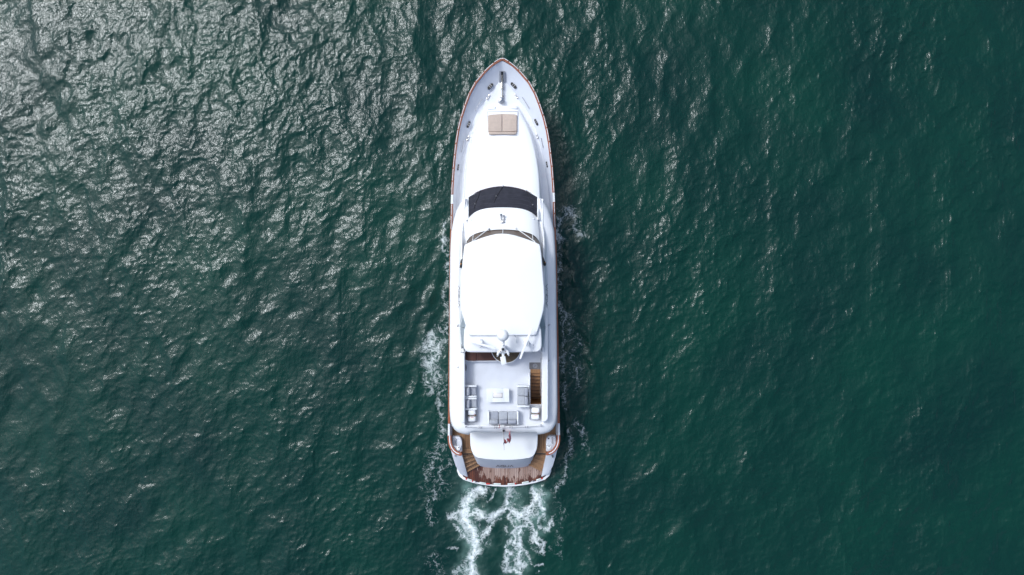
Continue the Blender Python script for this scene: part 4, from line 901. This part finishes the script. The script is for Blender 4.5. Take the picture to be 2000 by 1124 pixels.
# ------------------------------------------------------------------ loose things on the flybridge
def on_deck(name, px, py, zref, rz=0.0, zbase=ZFD + .002):
    p = to_world(L(px, py, zref)); p.z = zbase; return empty(name, p, rz + ROT)
def seating(name, px, py, rz, wid, dep, n_, label, cat, group=None, fabrics=None):
    r = on_deck(name, px, py, 5.0, rz); fabrics = fabrics or [GREYL] * n_
    aw = .085; arm_h = .60
    MB().box((0, 0, .22), (wid - .06, dep - .06, .12), .02).build('seat_frame', FRAME, r)
    for sx in (-1, 1):
        MB().box((sx * (wid / 2 - aw / 2), .01, .36), (aw, dep - .02, arm_h - .14), .02).box((sx * (wid / 2 - aw / 2), 0, arm_h - .02), (aw + .02, dep, .05), .018).build('arm_rest', FRAME, r)
        for sy in (-1, 1): MB().box((sx * (wid / 2 - .06), sy * (dep / 2 - .06), .09), (.07, .07, .18), .01).build('leg', FRAME, r)
    MB().box((0, -dep / 2 + .035, .42), (wid - 2 * aw, .06, .42), .02).build('back_frame', PSTEEL, r)
    iw = (wid - 2 * aw - .02) / n_
    for i in range(n_):
        x = -(wid - 2 * aw - .02) / 2 + iw * (i + .5)
        MB().box((x, .08, .355), (iw - .018, dep - .22, .16), .045, 0, 3).build('seat_cushion', fabrics[i], r)
        bc = MB().box((0, 0, 0), (iw - .03, .23, .36), .085, 0, 3)
        M_ = Matrix.Rotation(R(14), 3, 'X'); bc.v = [M_ @ v + Vector((x + random.uniform(-.008, .008), -dep / 2 + .20, .575)) for v in bc.v]
        bc.build('back_cushion', GREYL if fabrics[i] is GREY else GREY, r)
    return tag(r, label, cat, group)
seating('armchair', 919.6, 764.3, R(-90), .74, .72, 1, 'grey-cushioned white armchair nearer the bow, along the left side wall', 'armchair', 'armchairs along the left side wall', [GREY])
seating('armchair', 920.2, 788.6, R(-90), .74, .72, 1, 'grey-cushioned white armchair nearer the stern, next to the left life raft', 'armchair', 'armchairs along the left side wall', [GREYL])
seating('sofa', 1021.6, 774.0, R(90), 1.34, .78, 2, 'two-seat grey sofa with white arms beside the wooden stair opening', 'sofa', None, [GREYL, GREYL])
seating('sofa', 982.6, 816.5, 0, 1.92, .82, 3, 'three-seat grey sofa with white arms in front of the aft rail', 'sofa', None, [GREY, GREYL, GREYL])
# slatted table with an inset panel
tb = on_deck('coffee_table', 972.6, 772.6, 4.95); tag(tb, 'white slatted rectangular table with a framed inset panel between the sofas', 'table')
tw, td, th_ = 1.42, .86, .46
for i in range(4):
    for sg in (-1, 1): MB().box((sg * (tw / 2 - .045 - i * .09), 0, th_ - .02), (.0885, td, .04), .005).build('slat', FRAME, tb)
for i in range(2):
    for sg in (-1, 1): MB().box((0, sg * (td / 2 - .06 - i * .12), th_ - .02), (tw - .722, .1185, .04), .005).build('slat', FRAME, tb)
MB().box((0, 0, th_ - .02), (tw - .73, td - .485, .045), .005).build('burner_tray', FRAME, tb)
MB().box((-.01, 0, th_ + .003), (tw - .82, td - .56, .02), .005).build('tray_frame', PSTEEL, tb)
MB().box((-.01, 0, th_ + .012), (tw - .86, td - .60, .025), .01).build('inset_panel', PANELW, tb)
for sx in (-1, 1):
    for sy in (-1, 1): MB().lathe((sx * .25 - .01, sy * .1, th_ + .02), [(.018, 0), (.018, .012), (0, .014)], 8).build('panel_stud', BROWN, tb)
MB().box((0, 0, th_ / 2 - .02), (tw - .12, td - .12, th_ - .05), .02).build('table_base', FRAME, tb)
# life raft canisters in cradles
def raft(px, py, rz, label):
    r = on_deck('life_raft', px, py, 5.0, rz); w_, l_ = .50, .78
    for sy in (-1, 1):
        mb = MB(); bm_c = MB().box((0, sy * .196, .34), (w_, .375, .42), .13, 0, 4); c_ = bm_c.build('canister_half', GELW, r, 50)
    MB().box((0, 0, .345), (w_ + .02, .035, .43), .012).build('strap', mat('webbing', (.16, .13, .10), .9) if 'webbing' not in bpy.data.materials else bpy.data.materials['webbing'], r)
    MB().box((w_ / 2, 0, .47), (.06, .05, .06), .015).build('buckle', AMBER, r)
    fr = MB(); z = .10
    loop = [Vector((p.x, p.y, z)) for p in rrect(0, 0, w_ + .16, l_ + .14, .08, 4)]; fr.tube(loop + [loop[0]], .02, 6)
    for sx in (-1, 1):
        for sy in (-1, 1): fr.tube([(sx * (w_ / 2 + .06), sy * .3, .0), (sx * (w_ / 2 + .06), sy * .3, .12)], .022, 6).box((sx * (w_ / 2 + .07), sy * .2, .22), (.03, .05, .26), .01)
    fr.box((0, 0, .05), (w_, .08, .16), .01).box((0, .26, .07), (w_, .06, .14), .01).box((0, -.26, .07), (w_, .06, .14), .01)
    fr.build('cradle', PSTEEL, r)
    mk = MB(); zt = .5515
    for i, (x, y, a_, b2) in enumerate([(-.15, -.08, .05, .012), (-.15, -.105, .018, .05), (-.05, -.09, .03, .045), (0, -.09, .03, .045), (.05, -.09, .03, .045), (.10, -.09, .025, .045), (.16, .06, .014, .11), (.19, .09, .03, .012)]):
        mk.box((x, y, zt), (a_, b2, .003))
    mk.build('red_marking', PINK, r, None)
    return tag(r, label, 'life raft', 'life rafts in cradles')
raft(921.4, 812.6, R(1), 'strapped white life raft canister beside the armchairs in the left corner'); raft(1045.6, 808.6, R(-2), 'strapped white life raft canister just aft of the wooden stair, right corner')
# lifebuoy hung on the aft rail
lb = on_deck('lifebuoy', 979.5, 832.2, 5.0, 0, 5.0); tag(lb, 'white lifebuoy with red bands hung on the aft rail behind the long sofa', 'lifebuoy')
def torus_arc(a0, a1, Rr, r, n_): return [Vector((Rr * math.cos(R(a0 + (a1 - a0) * i / n_)), -.05 - .14 * math.sin(R(a0 + (a1 - a0) * i / n_)) * .5, .0 + Rr * math.sin(R(a0 + (a1 - a0) * i / n_)) * .8)) for i in range(n_ + 1)]
MB().tube(torus_arc(0, 360, .17, .05, 24), .052, 8).build('ring', FRAME, lb)
for a_ in (140, 215): MB().tube(torus_arc(a_ - 12, a_ + 12, .17, .05, 4), .055, 8).build('band', RED, lb)
# ensign on a raked staff
fp = to_world(L(983.6, 842, 5.0)); fl = empty('ensign', (fp.x, fp.y, 4.93), ROT); tag(fl, 'limp red-and-white striped flag with blue canton on raked stern staff', 'flag')
tipz = 6.3; tip = L(984.7, 879.5, 5.85) - L(983.6, 842, 5.0)
MB().tube([(0, 0, -.02), (tip.x, tip.y, .92)], [.02, .012], 8).build('staff', mat('grey_staff', (.33, .28, .28), .5), fl)
MB().lathe((0, 0, 0), [(.06, 0), (.075, .05), (.06, .11), (.0, .13)], 12).build('staff_socket', BLACK, fl)
m, t, b = new_mat('ensign_cloth'); uvn = t.nodes.new('ShaderNodeUVMap'); sx_ = t.nodes.new('ShaderNodeSeparateXYZ'); t.links.new(uvn.outputs[0], sx_.inputs[0])
def fm(op, a_, b2=None):
    n2 = t.nodes.new('ShaderNodeMath'); n2.operation = op
    for i, v in enumerate((a_, b2)):
        if v is None: continue
        if isinstance(v, (int, float)): n2.inputs[i].default_value = v
        else: t.links.new(v, n2.inputs[i])
    return n2.outputs[0]
stripe = fm('LESS_THAN', fm('FRACT', fm('MULTIPLY', sx_.outputs[1], 6.5)), .66)
canton = fm('MULTIPLY', fm('LESS_THAN', sx_.outputs[0], .36), fm('GREATER_THAN', sx_.outputs[1], .46))
mxa = t.nodes.new('ShaderNodeMix'); mxa.data_type = 'RGBA'; t.links.new(stripe, mxa.inputs['Factor']); mxa.inputs['A'].default_value = (.62, .58, .58, 1); mxa.inputs['B'].default_value = (.55, .02, .035, 1)
mxb = t.nodes.new('ShaderNodeMix'); mxb.data_type = 'RGBA'; t.links.new(canton, mxb.inputs['Factor']); t.links.new(mxa.outputs['Result'], mxb.inputs['A']); mxb.inputs['B'].default_value = (.03, .03, .09, 1)
t.links.new(mxb.outputs['Result'], b.inputs['Base Color']); b.inputs['Roughness'].default_value = .9
# hoist edge runs along the staff; the fly falls in folds to starboard
fold = [(0, 0), (-.10, -.05), (-.06, -.16), (.06, -.10), (.02, -.22), (.12, -.30), (.20, -.14), (.16, .02), (.27, -.08), (.34, -.26), (.38, -.12), (.33, .06), (.27, .22), (.30, .32), (.36, .34)]
nfu, nfv = 42, 10; vv = []; uvs = []
fx0 = np.linspace(0, 1, len(fold))
for j in range(nfv + 1):
    v_ = j / nfv
    for i in range(nfu + 1):
        u = i / nfu; x = float(np.interp(u, fx0, [q[0] for q in fold])); y = float(np.interp(u, fx0, [q[1] for q in fold]))
        st0 = .38 + .38 * v_                                   # where along the staff
        hx, hy, hz2 = tip.x * st0, tip.y * st0, .92 * st0
        k = min(1, u * 2.4); wob = .025 * math.sin(9 * u + 5 * v_)
        vv.append(Vector((hx * (1 - k) + (x * (.75 + .3 * v_) + tip.x * .5 + .16 * (1 - v_)) * k + wob, hy * (1 - k) + (y * .9 + tip.y * .40 - .24 * (1 - v_) * (1 - u) + .10 * (1 - v_) * u + wob) * k, hz2 * (1 - k) + (.62 * v_ - .02 - .30 * u * (1 - .5 * v_)) * k + .12)))
        uvs.append((u, v_))
ff = [[j * (nfu + 1) + i, j * (nfu + 1) + i + 1, (j + 1) * (nfu + 1) + i + 1, (j + 1) * (nfu + 1) + i] for j in range(nfv) for i in range(nfu)]
zmin = min(p.z for p in vv)
cl = mesh('cloth', vv, ff, m, fl, 80)
ul = cl.data.uv_layers.new(name='UVMap')
for lp in cl.data.loops: ul.data[lp.index].uv = uvs[lp.vertex_index]
